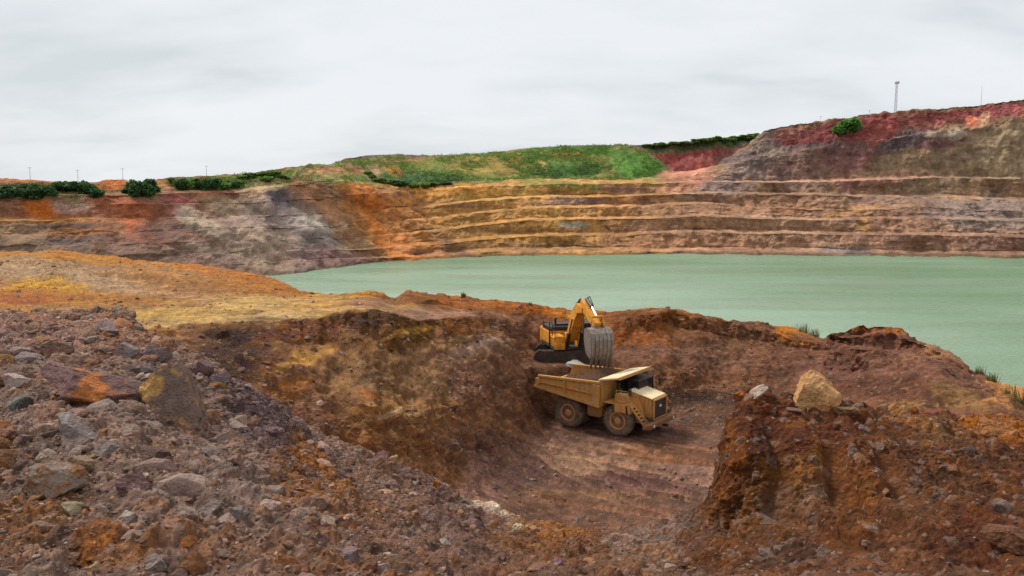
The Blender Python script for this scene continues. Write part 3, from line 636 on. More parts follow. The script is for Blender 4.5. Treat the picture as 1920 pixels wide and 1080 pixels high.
dF = fbm(Bf, 0.022, 3, 501) * 3.2 + fbm(gul, 0.10, 5, 511, 0.6) * 2.6 - np.abs(perlin(gul * 0.23, 517)) * 1.8 + fbm(lay, 0.35, 3, 521) * 0.7
d1, d2, cf = cells(Bf * np.array([0.22, 0.22, 0.3]) + fbm(Bf, 0.1, 2, 530)[:, None] * 0.7, 531)
dF += 1.5 * (cf - 0.45) * smooth(0, 0.25, d2 - d1)
toprow = 18
dgc = np.stack([(Bf[:, 0] * 0.62 + Bf[:, 2] * 1.0) * 0.16, (Bf[:, 0] * 0.8 - Bf[:, 2] * 0.6) * 0.018, Bf[:, 1] * 0.01], 1)
diag = smooth(150, 420, fpx) * (1 - smooth(760, 880, fpx)) * (fr > 0.8) * (fr < 14.5)
dgn = fbm(dgc, 1.0, 4, 555, 0.6); dF += diag * dgn * 2.2
dF *= np.where(fr > 17.3, 0.12, 1) * np.where(fr < 0.9, 0.3, 1)
dF *= 1 - 0.8 * np.exp(-((fr - 17) / 0.3) ** 2)
dF *= np.interp(fpx, [0, 650, 800, 1250, 1400], [0.6, 0.55, 0.9, 0.8, 1.0])
green_dump = smooth(600, 700, fpx) * (1 - smooth(1250, 1290, fpx)) * (fr > 14.5)
dF *= 1 - 0.55 * green_dump
Nh = Nf.copy(); Nh[:, 2] *= 0.25; Nh /= np.maximum(np.linalg.norm(Nh, axis=1, keepdims=True), 0.35)
flat0 = smooth(0.86, 0.98, normals(Gf).reshape(-1, 3)[:, 2]); dF *= 1 - 0.6 * flat0
dF *= 1 - 0.15 * smooth(700, 850, fpx) * (fr < 14)
Vf = Bf + Nh * dF[:, None]; Vf[:, 2] += (dF * 0.10 + fbm(Bf, 0.25, 3, 540) * 0.25) * (fr > 1)
far_blobs = [
 (980, 400, 290, 80, 0, (180, 130, 76), 1),
 # left wall
 (200, 460, 420, 60, 0, (128, 96, 78), 1), (150, 392, 240, 20, 0, (140, 88, 66), .9), (75, 390, 34, 20, 20, (196, 106, 36), .9), (230, 395, 60, 28, 20, (160, 92, 60), .8), (130, 385, 40, 16, 0, (172, 144, 130), .5), (60, 412, 130, 6, 0, (178, 120, 64), .8), (200, 425, 200, 7, 0, (92, 66, 56), .8),
 (200, 440, 30, 40, 25, (160, 108, 72), .6), (40, 440, 60, 26, 0, (142, 112, 84), .8), (150, 440, 70, 12, 0, (176, 110, 56), .6), (180, 450, 110, 12, 0, (92, 82, 80), .7), (260, 430, 30, 16, 30, (190, 104, 56), .7), (20, 470, 120, 20, 0, (122, 98, 82), .6),
 (330, 372, 36, 12, 10, (150, 82, 78), .9), (350, 395, 60, 14, 15, (148, 90, 76), .7), (345, 403, 20, 12, 30, (184, 154, 144), .8), (390, 425, 60, 18, 35, (164, 146, 122), .8), (300, 445, 50, 26, 10, (110, 78, 68), .8), (400, 455, 50, 8, 15, (174, 96, 60), .7), (300, 465, 120, 20, 5, (150, 100, 74), .5), (450, 470, 110, 36, 5, (138, 118, 104), .8), (330, 485, 160, 18, 8, (124, 98, 84), .8),
 (420, 360, 70, 8, 0, (150, 84, 76), .5), (440, 385, 60, 22, 0, (140, 122, 104), .6), (470, 350, 60, 12, 0, (168, 140, 104), .8), (470, 410, 34, 14, 0, (190, 160, 110), .5),
 # grey and mauve scree
 (550, 450, 120, 62, 20, (156, 132, 120), 1), (545, 367, 36, 22, 15, (88, 76, 80), .9), (545, 385, 20, 16, 0, (84, 74, 76), .8), (560, 415, 40, 22, 10, (168, 150, 142), .8), (600, 420, 40, 12, 30, (186, 172, 154), .7), (640, 425, 16, 10, 0, (206, 190, 168), .6), (620, 450, 50, 14, 10, (112, 98, 92), .8), (580, 480, 90, 18, 0, (134, 104, 96), .8), (520, 440, 40, 34, 40, (158, 132, 118), .7), (670, 460, 34, 16, 10, (160, 132, 96), .8), (640, 485, 80, 16, 0, (118, 88, 82), .8), (500, 470, 60, 40, 20, (150, 126, 100), .5),
 (600, 335, 90, 14, 5, (176, 136, 100), .8), (620, 375, 70, 22, 30, (166, 118, 84), .85), (560, 345, 30, 6, 0, (150, 100, 64), .5), (590, 395, 40, 14, 30, (134, 104, 88), .6),
 # orange slope and yellow benches
 (740, 420, 120, 60, 42, (184, 122, 68), 1), (690, 378, 60, 26, 45, (192, 118, 64), 1), (715, 425, 80, 20, 55, (194, 116, 54), 1), (765, 470, 50, 14, 45, (194, 118, 62), .9), (640, 425, 90, 8, 48, (160, 112, 82), .7), (760, 400, 40, 50, 40, (178, 120, 72), .7), (740, 360, 30, 10, 0, (150, 112, 94), .6), (830, 450, 60, 10, 30, (136, 100, 74), .7),
 (850, 360, 110, 18, 4, (200, 138, 62), .9), (900, 372, 80, 8, 4, (190, 152, 84), .7), (1000, 420, 160, 40, 0, (170, 124, 66), .7), (1000, 358, 70, 14, 0, (190, 148, 84), .8), (1080, 360, 60, 10, 0, (156, 116, 60), .7), (1170, 356, 50, 6, 0, (128, 92, 84), .8), (1090, 377, 70, 7, 0, (132, 108, 98), .85), (1030, 382, 60, 5, 0, (140, 112, 96), .6), (860, 385, 50, 5, 0, (128, 104, 88), .6), (920, 430, 90, 6, 0, (126, 94, 62), .6), (1160, 405, 60, 9, 0, (150, 108, 76), .7), (820, 470, 60, 6, 0, (128, 90, 68), .7),
 (1080, 420, 28, 6, 0, (164, 160, 140), .9), (1080, 462, 220, 7, 0, (116, 90, 66), .5), (1200, 380, 80, 10, -4, (176, 124, 86), .7),
 # right wall
 (1560, 420, 360, 70, 0, (156, 114, 86), 1), (1300, 350, 60, 14, 0, (186, 128, 98), .9), (1330, 335, 60, 10, 0, (198, 132, 108), .8), (1340, 360, 70, 14, -8, (150, 116, 96), .8), (1450, 385, 140, 16, 0, (158, 112, 80), .8), (1400, 430, 140, 30, 0, (164, 124, 92), .6), (1600, 395, 60, 10, -10, (196, 142, 78), .7), (1480, 395, 50, 7, 0, (136, 88, 52), .7), (1620, 420, 16, 18, 0, (190, 136, 70), .8), (1700, 375, 90, 10, 0, (116, 90, 82), .8), (1740, 400, 90, 14, 0, (132, 98, 80), .8), (1850, 400, 110, 40, 0, (146, 124, 112), .85), (1800, 365, 40, 12, 0, (176, 134, 96), .7), (1720, 450, 200, 18, 0, (146, 104, 82), .7), (1560, 455, 160, 14, 0, (172, 128, 98), .6), (1880, 460, 90, 18, 0, (138, 96, 78), .8), (1580, 470, 50, 8, 0, (134, 120, 112), .8), (1300, 455, 160, 14, 0, (160, 112, 80), .7),
 # promontory and upper right slope
 (1400, 315, 70, 34, -30, (124, 104, 98), 1), (1360, 335, 50, 14, -25, (118, 100, 94), .9), (1500, 310, 120, 34, -5, (128, 104, 92), .9), (1540, 300, 60, 14, 0, (150, 132, 104), .7), (1450, 270, 40, 30, 0, (140, 118, 104), .8), (1420, 300, 20, 10, 0, (96, 80, 76), .7),
 (1620, 290, 170, 34, -8, (126, 88, 78), .95), (1640, 270, 120, 24, -8, (116, 78, 74), .9), (1600, 320, 40, 24, -25, (138, 86, 82), .9), (1700, 300, 80, 22, -12, (152, 124, 90), .7), (1700, 258, 60, 20, -10, (92, 76, 78), .9), (1530, 262, 70, 18, 0, (104, 82, 80), .8), (1780, 262, 60, 12, -12, (118, 78, 78), .9), (1770, 250, 40, 6, 0, (200, 176, 144), .5), (1790, 252, 12, 12, 0, (206, 184, 160), .6),
 (1830, 300, 120, 36, -22, (150, 122, 92), .95), (1890, 260, 60, 30, -25, (152, 126, 94), .95), (1850, 285, 60, 8, -35, (176, 150, 116), .6), (1890, 320, 60, 22, 0, (164, 136, 104), .8), (1790, 300, 50, 12, -20, (124, 98, 78), .6), (1680, 325, 130, 6, -2, (168, 128, 98), .7),
 (1590, 336, 170, 3.5, -2, (206, 150, 120), .85),
 # red cliff
 (1560, 246, 90, 16, -7, (124, 58, 54), 1), (1640, 240, 80, 20, -14, (140, 64, 58), 1), (1760, 219, 110, 13, -7, (134, 62, 58), 1), (1880, 206, 70, 12, -9, (136, 66, 62), 1), (1480, 245, 26, 10, 0, (150, 92, 80), .8), (1650, 250, 34, 12, -50, (160, 80, 70), .8), (1740, 228, 40, 8, 0, (178, 108, 92), .5), (1825, 225, 16, 8, 0, (226, 126, 90), .8), (1845, 222, 8, 12, 20, (226, 170, 126), .8), (1960, 200, 60, 12, -9, (160, 78, 76), 1), (2200, 170, 250, 20, -9, (150, 78, 72), 1),
 # green dump and rim strip
 (1100, 305, 165, 40, 0, (86, 120, 50), 1), (880, 314, 210, 28, -4, (112, 126, 58), 1), (860, 300, 120, 7, -3, (136, 124, 60), .7), (930, 312, 90, 16, 0, (170, 120, 66), .5), (1130, 312, 26, 26, 30, (146, 118, 62), .6), (1070, 290, 30, 6, 0, (182, 108, 54), .7), (970, 302, 20, 8, 0, (184, 120, 56), .6), (780, 335, 90, 12, 4, (58, 92, 46), .9), (1060, 320, 60, 14, 0, (68, 104, 48), .8), (1190, 315, 50, 16, 25, (94, 132, 56), .9), (740, 318, 22, 9, 20, (194, 118, 64), .8), (700, 322, 16, 14, 45, (198, 150, 124), .7), (640, 320, 60, 7, 0, (172, 120, 80), .6), (640, 335, 60, 9, 0, (124, 128, 70), .7), (720, 293, 80, 3.5, 0, (124, 96, 84), .9), (720, 300, 70, 3, 0, (196, 140, 96), .6), (640, 306, 120, 3.5, -8, (120, 140, 66), .7), (1140, 340, 110, 6, 2, (160, 118, 66), .8), (1020, 315, 6, 24, -20, (196, 152, 96), .8), (1290, 325, 50, 10, -5, (204, 132, 106), .9),
 (100, 352, 120, 10, 0, (62, 88, 42), .9), (30, 338, 80, 5, 3, (178, 106, 56), .9), (205, 345, 30, 9, 0, (182, 104, 52), .95), (120, 358, 22, 14, 20, (160, 104, 76), .8), (320, 345, 34, 10, 0, (162, 108, 66), .9), (400, 345, 80, 10, 0, (96, 108, 56), .8), (130, 372, 30, 14, 20, (104, 92, 52), .7), (450, 337, 60, 8, 0, (120, 130, 60), .8), (500, 330, 60, 8, -5, (110, 130, 56), .9), (490, 345, 40, 8, 0, (176, 150, 110), .7),
]
print('colouring far walls')
colf = patches(Bf, fpx, fpy, lin((150, 112, 80)), far_blobs, 601, 0.035)
# flat benches tinted pale for dust and painted sunlight; steep faces tinted darker
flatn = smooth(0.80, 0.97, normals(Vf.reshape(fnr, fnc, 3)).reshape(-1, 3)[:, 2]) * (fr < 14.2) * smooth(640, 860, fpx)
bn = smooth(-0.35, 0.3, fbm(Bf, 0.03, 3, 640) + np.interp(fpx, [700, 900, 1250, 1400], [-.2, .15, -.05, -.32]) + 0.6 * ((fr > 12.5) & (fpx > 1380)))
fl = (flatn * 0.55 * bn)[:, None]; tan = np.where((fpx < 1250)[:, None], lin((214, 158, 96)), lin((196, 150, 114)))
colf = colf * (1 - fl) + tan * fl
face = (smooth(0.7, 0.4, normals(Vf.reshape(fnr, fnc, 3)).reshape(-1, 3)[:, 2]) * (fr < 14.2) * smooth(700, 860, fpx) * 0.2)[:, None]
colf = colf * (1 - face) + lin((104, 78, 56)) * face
colf = colf * (1 + 0.4 * diag * np.clip(dgn, -1, 1))[:, None] * 1.04 * (0.84 + 0.36 * cf)[:, None] * (1 + 0.38 * np.clip(fbm(gul, 0.2, 5, 650, 0.75), -1, 1))[:, None]
wet = smooth(1.3, 0.5, Vf[:, 2])[:, None] * 0.5; colf = colf * (1 - wet)
edgeR = np.exp(-((fr - 17) / 0.1) ** 2) * smooth(1440, 1480, fpx); colf = colf * (1 - 0.8 * edgeR[:, None]) + lin((70, 46, 40)) * 0.8 * edgeR[:, None]
pt = fr > 17.25; colf[pt] = lin((96, 108, 58)) * (0.8 + 0.5 * cf[pt])[:, None]
lf = colf.mean(1, keepdims=True); colf = lf + (colf - lf) * np.interp(fpx, [1200, 1450], [1.02, 0.9])[:, None]
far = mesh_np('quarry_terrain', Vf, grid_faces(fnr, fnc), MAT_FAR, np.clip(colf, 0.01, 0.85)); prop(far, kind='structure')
FPX, FPY = to_px(Vf[:, 0], Vf[:, 1], Vf[:, 2])
def on_far(px, py, tol=3.0):
    i = np.where((np.abs(FPX - px) < tol) & (np.abs(FPY - py) < tol) & (fr < 17.1))[0]
    if len(i) == 0: return None
    i = i[np.argmin(Vf[i, 1])]
    return Vector(Vf[i])
def rim(px):
    """top of the far wall at this bearing"""
    i = np.where((np.abs(FPX - px) < 2.5) & (np.abs(fr - 17) < 0.02))[0]
    return Vector(Vf[i].mean(0))

# the higher red ridge behind the notch in the rim
rc0 = curve([(1050, 345, 640), (1180, 340, 640), (1250, 335, 640), (1330, 330, 640), (1480, 300, 640), (1600, 300, 640)])
rc1 = curve([(1050, 296, 660), (1180, 284, 660), (1250, 286, 660), (1330, 276, 660), (1420, 266, 660), (1600, 262, 660)])
rc2 = curve([(1050, 292, 668), (1180, 272, 668), (1250, 270, 668), (1300, 264, 668), (1360, 259, 668), (1420, 255, 668), (1600, 250, 668)])
rc3 = shift(rc2, 40, 0); rc4 = shift(rc2, 500, -30)
rcols = np.linspace(azi(1060, 300), azi(1590, 300), 330)
Gr, rrid = sheet([rc0, rc1, rc2, rc3, rc4], [40, 16, 4, 4], rcols)
Nr = normals(Gr).reshape(-1, 3); Br = Gr.reshape(-1, 3); rr_ = np.repeat(rrid, 330)
gr_ = np.stack([Br[:, 0], Br[:, 1] * 0.6, Br[:, 2] * 0.5], 1)
Vr = Br + Nr * ((fbm(gr_, 0.09, 5, 701, 0.6) * 3.2) * np.where(rr_ > 1.8, 0.15, 1))[:, None]
rpx, rpy = to_px(Br[:, 0], Br[:, 1], Br[:, 2])
colr = patches(Br, rpx, rpy, lin((150, 84, 78)), [(1330, 290, 120, 22, -5, (142, 68, 62), 1), (1250, 300, 60, 18, 0, (150, 76, 68), .8), (1330, 305, 60, 12, 0, (186, 110, 100), .6), (1320, 270, 180, 11, -6, (84, 98, 60), .95), (1230, 273, 60, 7, -4, (104, 88, 76), .8), (1390, 300, 50, 20, 0, (130, 98, 90), .7)], 711, 0.03)
colr *= (1 + 0.5 * np.clip(fbm(gr_, 0.3, 4, 721, 0.7), -1, 1))[:, None]
prop(mesh_np('hill', Vr, grid_faces(*Gr.shape[:2]), MAT_FAR, np.clip(colr, 0.01, 0.8)), kind='structure')

# ------------------------------------------------------------------ rocks
def ico(sub):
    bm = bmesh.new(); bmesh.ops.create_icosphere(bm, subdivisions=sub, radius=1.0)
    V = np.array([v.co[:] for v in bm.verts]); Fc = np.array([[v.index for v in f.verts] for f in bm.faces]); bm.free(); return V, Fc
ICO = {k: ico(k) for k in (1, 2, 3, 4, 5)}
def rock_shape(sub, seed, cuts=14, rough=0.06, flat=(1, 1, 1)):
    g = np.random.default_rng(seed); V, Fc = ICO[sub]; V = V.copy()
    for _ in range(cuts):
        n = g.normal(size=3); n /= np.linalg.norm(n); d = g.uniform(0.42, 0.80)
        s = V @ n; m = s > d; V[m] -= np.outer(s[m] - d, n)
    V = V * (1 + rough * fbm(V + seed * 3.3, 1.6, 3, seed % 97)[:, None]) if sub > 1 else V * (1 + 0.12 * g.normal(size=(len(V), 1)))
    if sub > 2: V = V + (fbm(V + seed, 5.0, 2, 3) * rough * 0.45)[:, None] * V
    return V * np.array(flat), Fc
def rotm(g):
    q = g.normal(size=4); q /= np.linalg.norm(q); w, x, y, z = q
    return np.array([[1 - 2 * (y * y + z * z), 2 * (x * y - z * w), 2 * (x * z + y * w)], [2 * (x * y + z * w), 1 - 2 * (x * x + z * z), 2 * (y * z - x * w)], [2 * (x * z - y * w), 2 * (y * z + x * w), 1 - 2 * (x * x + y * y)]])
PAL = [((134, 112, 104), 5), ((158, 140, 130), 4), ((110, 86, 78), 4), ((132, 96, 74), 3), ((158, 140, 130), 2), ((160, 98, 48), 1.0), ((190, 170, 150), .8), ((118, 70, 56), 1.5), ((192, 138, 62), .4), ((150, 110, 80), 2)]
PC = np.array([lin(c) for c, _ in PAL]); PW = np.array([w for _, w in PAL]); PW = PW / PW.sum()
templ = [rock_shape(2, 100 + k, 13, 0.05) for k in range(14)]
templ1 = [rock_shape(1, 200 + k, 5, 0.10) for k in range(14)]
def scatter(name, cand, weight, count, smin, smax, power, sub2_over, gmix, pal_shift=None, sink=0.25, flatt=0.75, bright=1.0):
    w = weight / weight.sum(); idx = rng.choice(cand, size=count, p=w)
    VV, FF, CC = [], [], []; off = 0
    for i in idx:
        u = rng.random(); s = smin * (1 - u * (1 - (smin / smax) ** power)) ** (-1 / power)   # pareto
        big = s > sub2_over
        V, Fc = (templ if big else templ1)[rng.integers(14)]
        A = rotm(rng); sc3 = np.array([1, rng.uniform(0.6, 1), rng.uniform(0.5, 0.9)])
        Q = (V * sc3) @ A.T * (s / 2); Q[:, 2] *= flatt
        Q = Q + Pv[i] + Nn[i] * (s * (0.25 - sink))
        c = PC[rng.choice(len(PC), p=PW)]; c = c * (1 - gmix) + cols[i] * gmix; c = c * rng.uniform(0.6, 1.35) * bright
        VV.append(Q); FF.append(Fc + off); CC.append(np.tile(c, (len(V), 1))); off += len(V)
    return prop(mesh_np(name, np.concatenate(VV), np.concatenate(FF), MAT_ROCK, np.clip(np.concatenate(CC), .01, .85), smooth_=False), kind='stuff')
vis = (GPX > -350) & (GPX < 2250) & (GPY < 1250)
area = (Pv[:, 1] ** 1.0)
cell_a = np.maximum(np.gradient(Gd[:, :, 0], axis=1) * np.linalg.norm(np.gradient(Gd, axis=0), axis=2), 1e-6).reshape(-1)
cand = np.where(vis & (ridv > 0.3) & (ridv < 4.15))[0]
dens = 0.25 + 1.2 * smooth(1000, 300, GPX[cand] + (GPY[cand] - 800) * 0.0) * 0.7 + 0.5 * smooth(-0.1, 0.3, fbm(Pv[cand], 0.5, 2, 888))
dens = np.where(GPX[cand] > 1300, dens * 0.55, dens); dens *= 1 - 0.9 * np.clip(np.interp(np.arange(len(Pv))[cand], idn, groove), 0, 1)
wgt = dens * cell_a[cand] / (Pv[cand, 1] / 9) ** 0.6
print('rubble')
scatter('rubble', cand, wgt, 13000, 0.035, 0.36, 1.7, 0.06, 0.5, sink=0.32, bright=1.05)
scatter('gravel', cand, wgt, 26000, 0.014, 0.05, 1.2, 9, 0.25, bright=1.1)
top = smooth(1.0, 0.6, np.sqrt(((GPX[cand] - 200) / 330) ** 2 + ((GPY[cand] - 760) / 260) ** 2)) + 0.06 * (GPX[cand] < 1100)
scatter('rubble', cand, top * cell_a[cand] / (Pv[cand, 1] / 9) ** 0.3, 260, 0.16, 0.6, 1.2, 0.05, 0.5, sink=0.32, bright=1.0)
cand = np.where(vis & (ridv > 6) & (ridv < 12.9))[0]
dens = 0.25 + smooth(0.0, 0.4, fbm(Pv[cand], 0.12, 3, 905)) * 1.2; dens = np.where(truck_mask[cand] > 0.1, 0.05, dens) * np.where((ridv[cand] > 11) & (Pv[cand, 0] < 0), 0.15, 1)
dens *= np.interp(GPX[cand], [500, 900, 1050, 1250], [2.2, 1.8, 0.5, 0.8])
scatter('stones', cand, dens * cell_a[cand], 22000, 0.08, 0.7, 2.0, 0.3, 0.4)

def boulder(px, py, w, h, col, label, seed, name='boulder', cat='boulder', depth=0.9, col2=None, rough=0.15, left=False, rot=0, sink=0.18, tol=5, z_up=0):
    hit = on_ground(px, py + h * 0.25, tol)
    if hit is None: print('no ground', px, py); return
    p, n = hit; sc_ = p.y / F
    V, Fc = rock_shape(5 if w > 60 else 4, seed, 13, rough)
    q1, q2, _ = cells(V * 4.2 + seed, 3); V = V * (1 + 0.05 * (_ - .5) * smooth(0, .3, q2 - q1) + 0.03 * fbm(V, 7, 3, seed + 2, .65) - 0.035 * np.exp(-(perlin(V * 2.2 + seed, 5) / 0.05) ** 2))[:, None]
    V = V / np.abs(V).max(0)
    c, s = math.cos(R(rot)), math.sin(R(rot))
    V = V * np.array([w * sc_ / 2, w * sc_ / 2 * depth, h * sc_ / 2])
    V = V @ np.array([[c, 0, s], [0, 1, 0], [-s, 0, c]])
    k = lin(col) * (0.85 + 0.3 * (fbm(V, 3.0 / (w * sc_), 3, seed) + 0.5))[:, None]
    if col2 is not None:
        q = (smooth(0.02, 0.25, fbm(V + 5, 2.2 / (w * sc_), 4, seed + 40, .7) - (left * (-0.02 + V[:, 0] * 1.6 / (w * sc_)))))[:, None] * 0.75; k = k * (1 - q) + lin(col2) * q
    o = mesh_np(name, V, Fc, MAT_ROCK, np.clip(k, .01, .85), smooth_=True)
    o.data.set_sharp_from_angle(angle=R(18))
    o.location = p + Vector((0, 0, h * sc_ * (0.25 - sink) + z_up))
    return prop(o, label, cat)
BO = [
 (165, 725, 225, 125, (122, 92, 88), (196, 116, 40), 'huge purple brown slab with orange stains, largest rock on the left rubble mound', -14),
 (332, 742, 165, 165, (134, 110, 98), (206, 156, 84), 'tall grey brown boulder with yellow left face beside the stained slab', 0),
 (36, 714, 64, 38, (178, 156, 146), None, 'pinkish pale rock near the left edge above a round grey stone', 0),
 (35, 754, 52, 42, (122, 118, 112), None, 'round smooth grey stone at the left edge below a pinkish rock', 0),
 (140, 805, 84, 80, (152, 136, 130), None, 'pale grey pointed rock just below the orange stained slab', 0),
 (110, 655, 78, 46, (124, 100, 90), (150, 104, 74), 'brown grey rock lying above the left end of the stained slab', 0),
 (45, 668, 70, 30, (130, 112, 108), None, 'low mauve grey rock near the left edge of the mound top', 0),
 (296, 662, 56, 52, (128, 108, 104), None, 'squarish grey rock casting a dark gap above the tall yellow faced boulder', 0),
 (238, 655, 50, 40, (140, 122, 118), None, 'light grey rock left of the squarish rock near the mound top', 0),
 (206, 616, 48, 42, (152, 130, 122), None, 'rounded pale rock on the very top of the left mound', 0),
 (170, 633, 36, 28, (144, 126, 120), None, 'small grey rock below left of the rounded top rock', 0),
 (378, 688, 56, 38, (112, 84, 82), None, 'reddish flat topped rock at the right shoulder of the left mound', 10),
 (412, 712, 42, 36, (116, 96, 98), None, 'purple grey rock just right of the reddish flat topped rock', 0),
 (268, 694, 50, 26, (120, 106, 104), None, 'low grey slab above the gap between slab and yellow faced boulder', 0),
 (200, 834, 72, 42, (136, 120, 114), None, 'grey rock with a shadowed underside right of the pointed rock', 0),
 (150, 868, 56, 48, (150, 122, 98), None, 'tan brown rock under the pale pointed rock', 0),
 (105, 905, 120, 84, (150, 130, 116), (150, 98, 50), 'broad domed grey boulder with rusty soil on its front, lower left', 0),
 (135, 953, 48, 30, (158, 140, 112), None, 'olive tan stone lying at the foot of the broad domed boulder', -15),
 (255, 905, 76, 62, (118, 88, 84), None, 'maroon rock with a pale face, right of the broad domed boulder', -20),
 (240, 968, 46, 36, (170, 154, 142), None, 'pale blocky stone below the maroon rock', 0),
 (352, 1015, 34, 42, (196, 128, 78), None, 'upright orange stone near the bottom left', 0),
 (365, 1052, 56, 50, (138, 92, 60), None, 'rust brown clod right under the upright orange stone', 0),
 (392, 950, 62, 44, (140, 124, 112), None, 'grey stone with dark hollow beneath, above the upright orange stone', 0),
 (450, 962, 50, 44, (134, 118, 112), None, 'rough grey stone right of the one with the dark hollow', 0),
 (176, 1066, 24, 34, (190, 160, 122), None, 'small pale tan pointed stone at the bottom edge', 0),
 (295, 1055, 54, 42, (140, 122, 114), None, 'grey stone at the bottom edge left of the rust brown clod', 0),
 (655, 1042, 56, 40, (140, 116, 112), None, 'mauve oblong stone at the bottom edge below the yellow pebble', 25),
 (600, 1010, 34, 28, (112, 88, 86), None, 'dark mauve stone above left of the mauve oblong stone', 0),
 (836, 1015, 30, 20, (168, 158, 152), None, 'pale grey flat stone in the bottom middle rubble', 0),
 (892, 975, 34, 30, (136, 112, 110), None, 'mauve stone at the foot of the white crusted bank', 0),
 (975, 988, 32, 26, (208, 188, 150), None, 'cream coloured stone at the right end of the white crusted bank', 0),
 (1040, 1054, 60, 32, (136, 102, 104), None, 'smooth mauve stone at the bottom edge in the middle', 0),
 (818, 908, 18, 26, (190, 112, 40), None, 'bright orange stone standing above the white crusted bank', 0),
 (706, 968, 16, 12, (206, 172, 40), None, 'bright yellow pebble on the lower slope of the left mound', 0),
 (620, 985, 20, 18, (200, 168, 116), None, 'cream pebble left of the bright yellow pebble', 0),
 (647, 972, 18, 14, (206, 160, 130), None, 'pink pebble between the cream and yellow pebbles', 0),
 (712, 855, 30, 22, (134, 100, 98), None, 'rosy purple stone on the dark crest of the left mound', 0),
 (738, 858, 20, 22, (176, 140, 104), None, 'tan pebble right of the rosy purple stone on the crest', 0),
 (1527, 736, 118, 84, (212, 160, 108), (184, 126, 66), 'large tan boulder resting on top of the right mound', 22),
 (1417, 737, 56, 18, (176, 152, 138), None, 'long pale stone on the left end of the right mound top', 30),
 (1384, 738, 34, 28, (166, 96, 52), None, 'rusty clod at the left tip of the right mound', 0),
 (1675, 764, 26, 20, (190, 168, 140), None, 'pale pebble among orange lumps behind the face of the right mound', 0),
 (1712, 768, 24, 20, (190, 110, 46), None, 'orange lump on the crest right of the tan boulder', 0),
 (1740, 772, 36, 26, (134, 78, 66), None, 'dark red lump next to the orange lump on the right crest', 0),
 (1592, 768, 52, 34, (130, 96, 66), None, 'brown clod just right of the large tan boulder', 0),
 (1862, 800, 90, 52, (176, 116, 70), None, 'big orange brown clod near the right edge', 0),
 (1895, 1010, 110, 70, (116, 76, 52), None, 'dark brown block in the bottom right corner', -25),
 (310, 640, 34, 22, (150, 112, 84), None, 'brown stone on the right rim of the mound top beside the road', 0),
]
for k, (px, py, w, h, c, c2, lab, rt) in enumerate(BO):
    boulder(px, py, w, h, c, lab, (907 if k == 16 else 900) + k * 3, col2=c2, left=(k == 1), rot=rt, sink=0.05 if h > 60 else 0.12)
o = boulder(1080, 690, 44, 17, (172, 166, 162), 'pale grey slab on the ledge between excavator tracks and truck bed', 1300, rot=-12, tol=6, z_up=0.30)

# ------------------------------------------------------------------ dump truck
FX, FY = 0.81, -0.586; THD = math.atan2(FY, FX)
tz = CZ - 17.0
truck = empty('dump_truck', (TX, TY, tz), THD)
prop(truck, 'dusty tan rigid dump truck with cream canopy on the pit floor being loaded', 'dump truck')
RT = 1.07
def wheel(x, y, w, name='wheel', dual=False):
    """y is the outer face; sign gives the side"""
    s = 1 if y > 0 else -1
    root = MB(); yo, yi = y, y - s * w
    b = 0.12
    prof = [(0.55, yi), (RT - b, yi), (RT, yi + s * b), (RT, yo - s * b), (RT - b, yo), (RT - 0.30, yo + s * 0.02), (0.58, yo - s * 0.03), (0.55, yo - s * 0.06)]
    tb = MB(); tb.lathe(prof, 48, x, RT)
    ty = tb.build('tyre', M_TYRE, truck, bevel=0, smooth_=True); ty.name = 'wheel'
    lg = MB()
    for i in range(26):                       # tread lugs
        t0 = 2 * math.pi * i / 26
        for hf in (0, 1):
            ya = yi + s * 0.04 if hf == 0 else (yi + yo) / 2; yb = (yi + yo) / 2 if hf == 0 else yo - s * 0.04
            ta, tb_ = (t0, t0 + 0.1) if hf == 0 else (t0 + 0.1, t0)
            pa = Vector((x + (RT + 0.012) * math.cos(ta), ya, RT + (RT + 0.012) * math.sin(ta)))
            pb = Vector((x + (RT + 0.012) * math.cos(tb_), yb, RT + (RT + 0.012) * math.sin(tb_)))
            mid = Vector((math.cos((ta + tb_) / 2), 0, math.sin((ta + tb_) / 2)))
            lg.bar(pa, pb, 0.10, 0.05, mid)
    lg.build('tread', M_TYRE, ty, bevel=0)
    rb = MB()
    o1 = yo - s * 0.02
    rb.lathe([(0.60, yi + s * 0.05), (0.60, o1), (0.55, o1 + s * 0.02), (0.50, o1 - s * 0.02), (0.47, o1 - s * 0.18), (0.30, o1 - s * 0.20), (0.27, o1 - s * 0.06), (0.20, o1 - s * 0.02), (0.06, o1 - s * 0.01)], 32, x, RT)
    for i in range(12):
        a = 2 * math.pi * i / 12; rb.tube((x + 0.385 * math.cos(a), o1 - s * 0.19, RT + 0.385 * math.sin(a)), (x + 0.385 * math.cos(a), o1 - s * 0.13, RT + 0.385 * math.sin(a)), 0.028, n=6)
    rb.build('rim', M_RIM, ty, bevel=0, smooth_=True)
XF, XR = 1.2, -2.65
wheel(XF, -2.0, 0.62); wheel(XF, 2.0, 0.62)
for s in (-1, 1):
    wheel(XR, s * 2.08, 0.58); wheel(XR, s * 1.44, 0.58)
ch = MB(); ch.box(-4.0, 3.0, -0.55, -0.3, 1.0, 1.55).box(-4.0, 3.0, 0.3, 0.55, 1.0, 1.55).box(XR - .3, XR + .3, -1.2, 1.2, .8, 1.35).box(XF - .25, XF + .25, -1.5, 1.5, .85, 1.25).box(-0.9, -0.5, -.5, .5, .95, 1.5)
ch.tube((XR, -2.0, RT), (XR, 2.0, RT), 0.28).tube((XF, -1.9, RT), (XF, 1.9, RT), 0.2)
ch.build('chassis', M_DARK, truck)
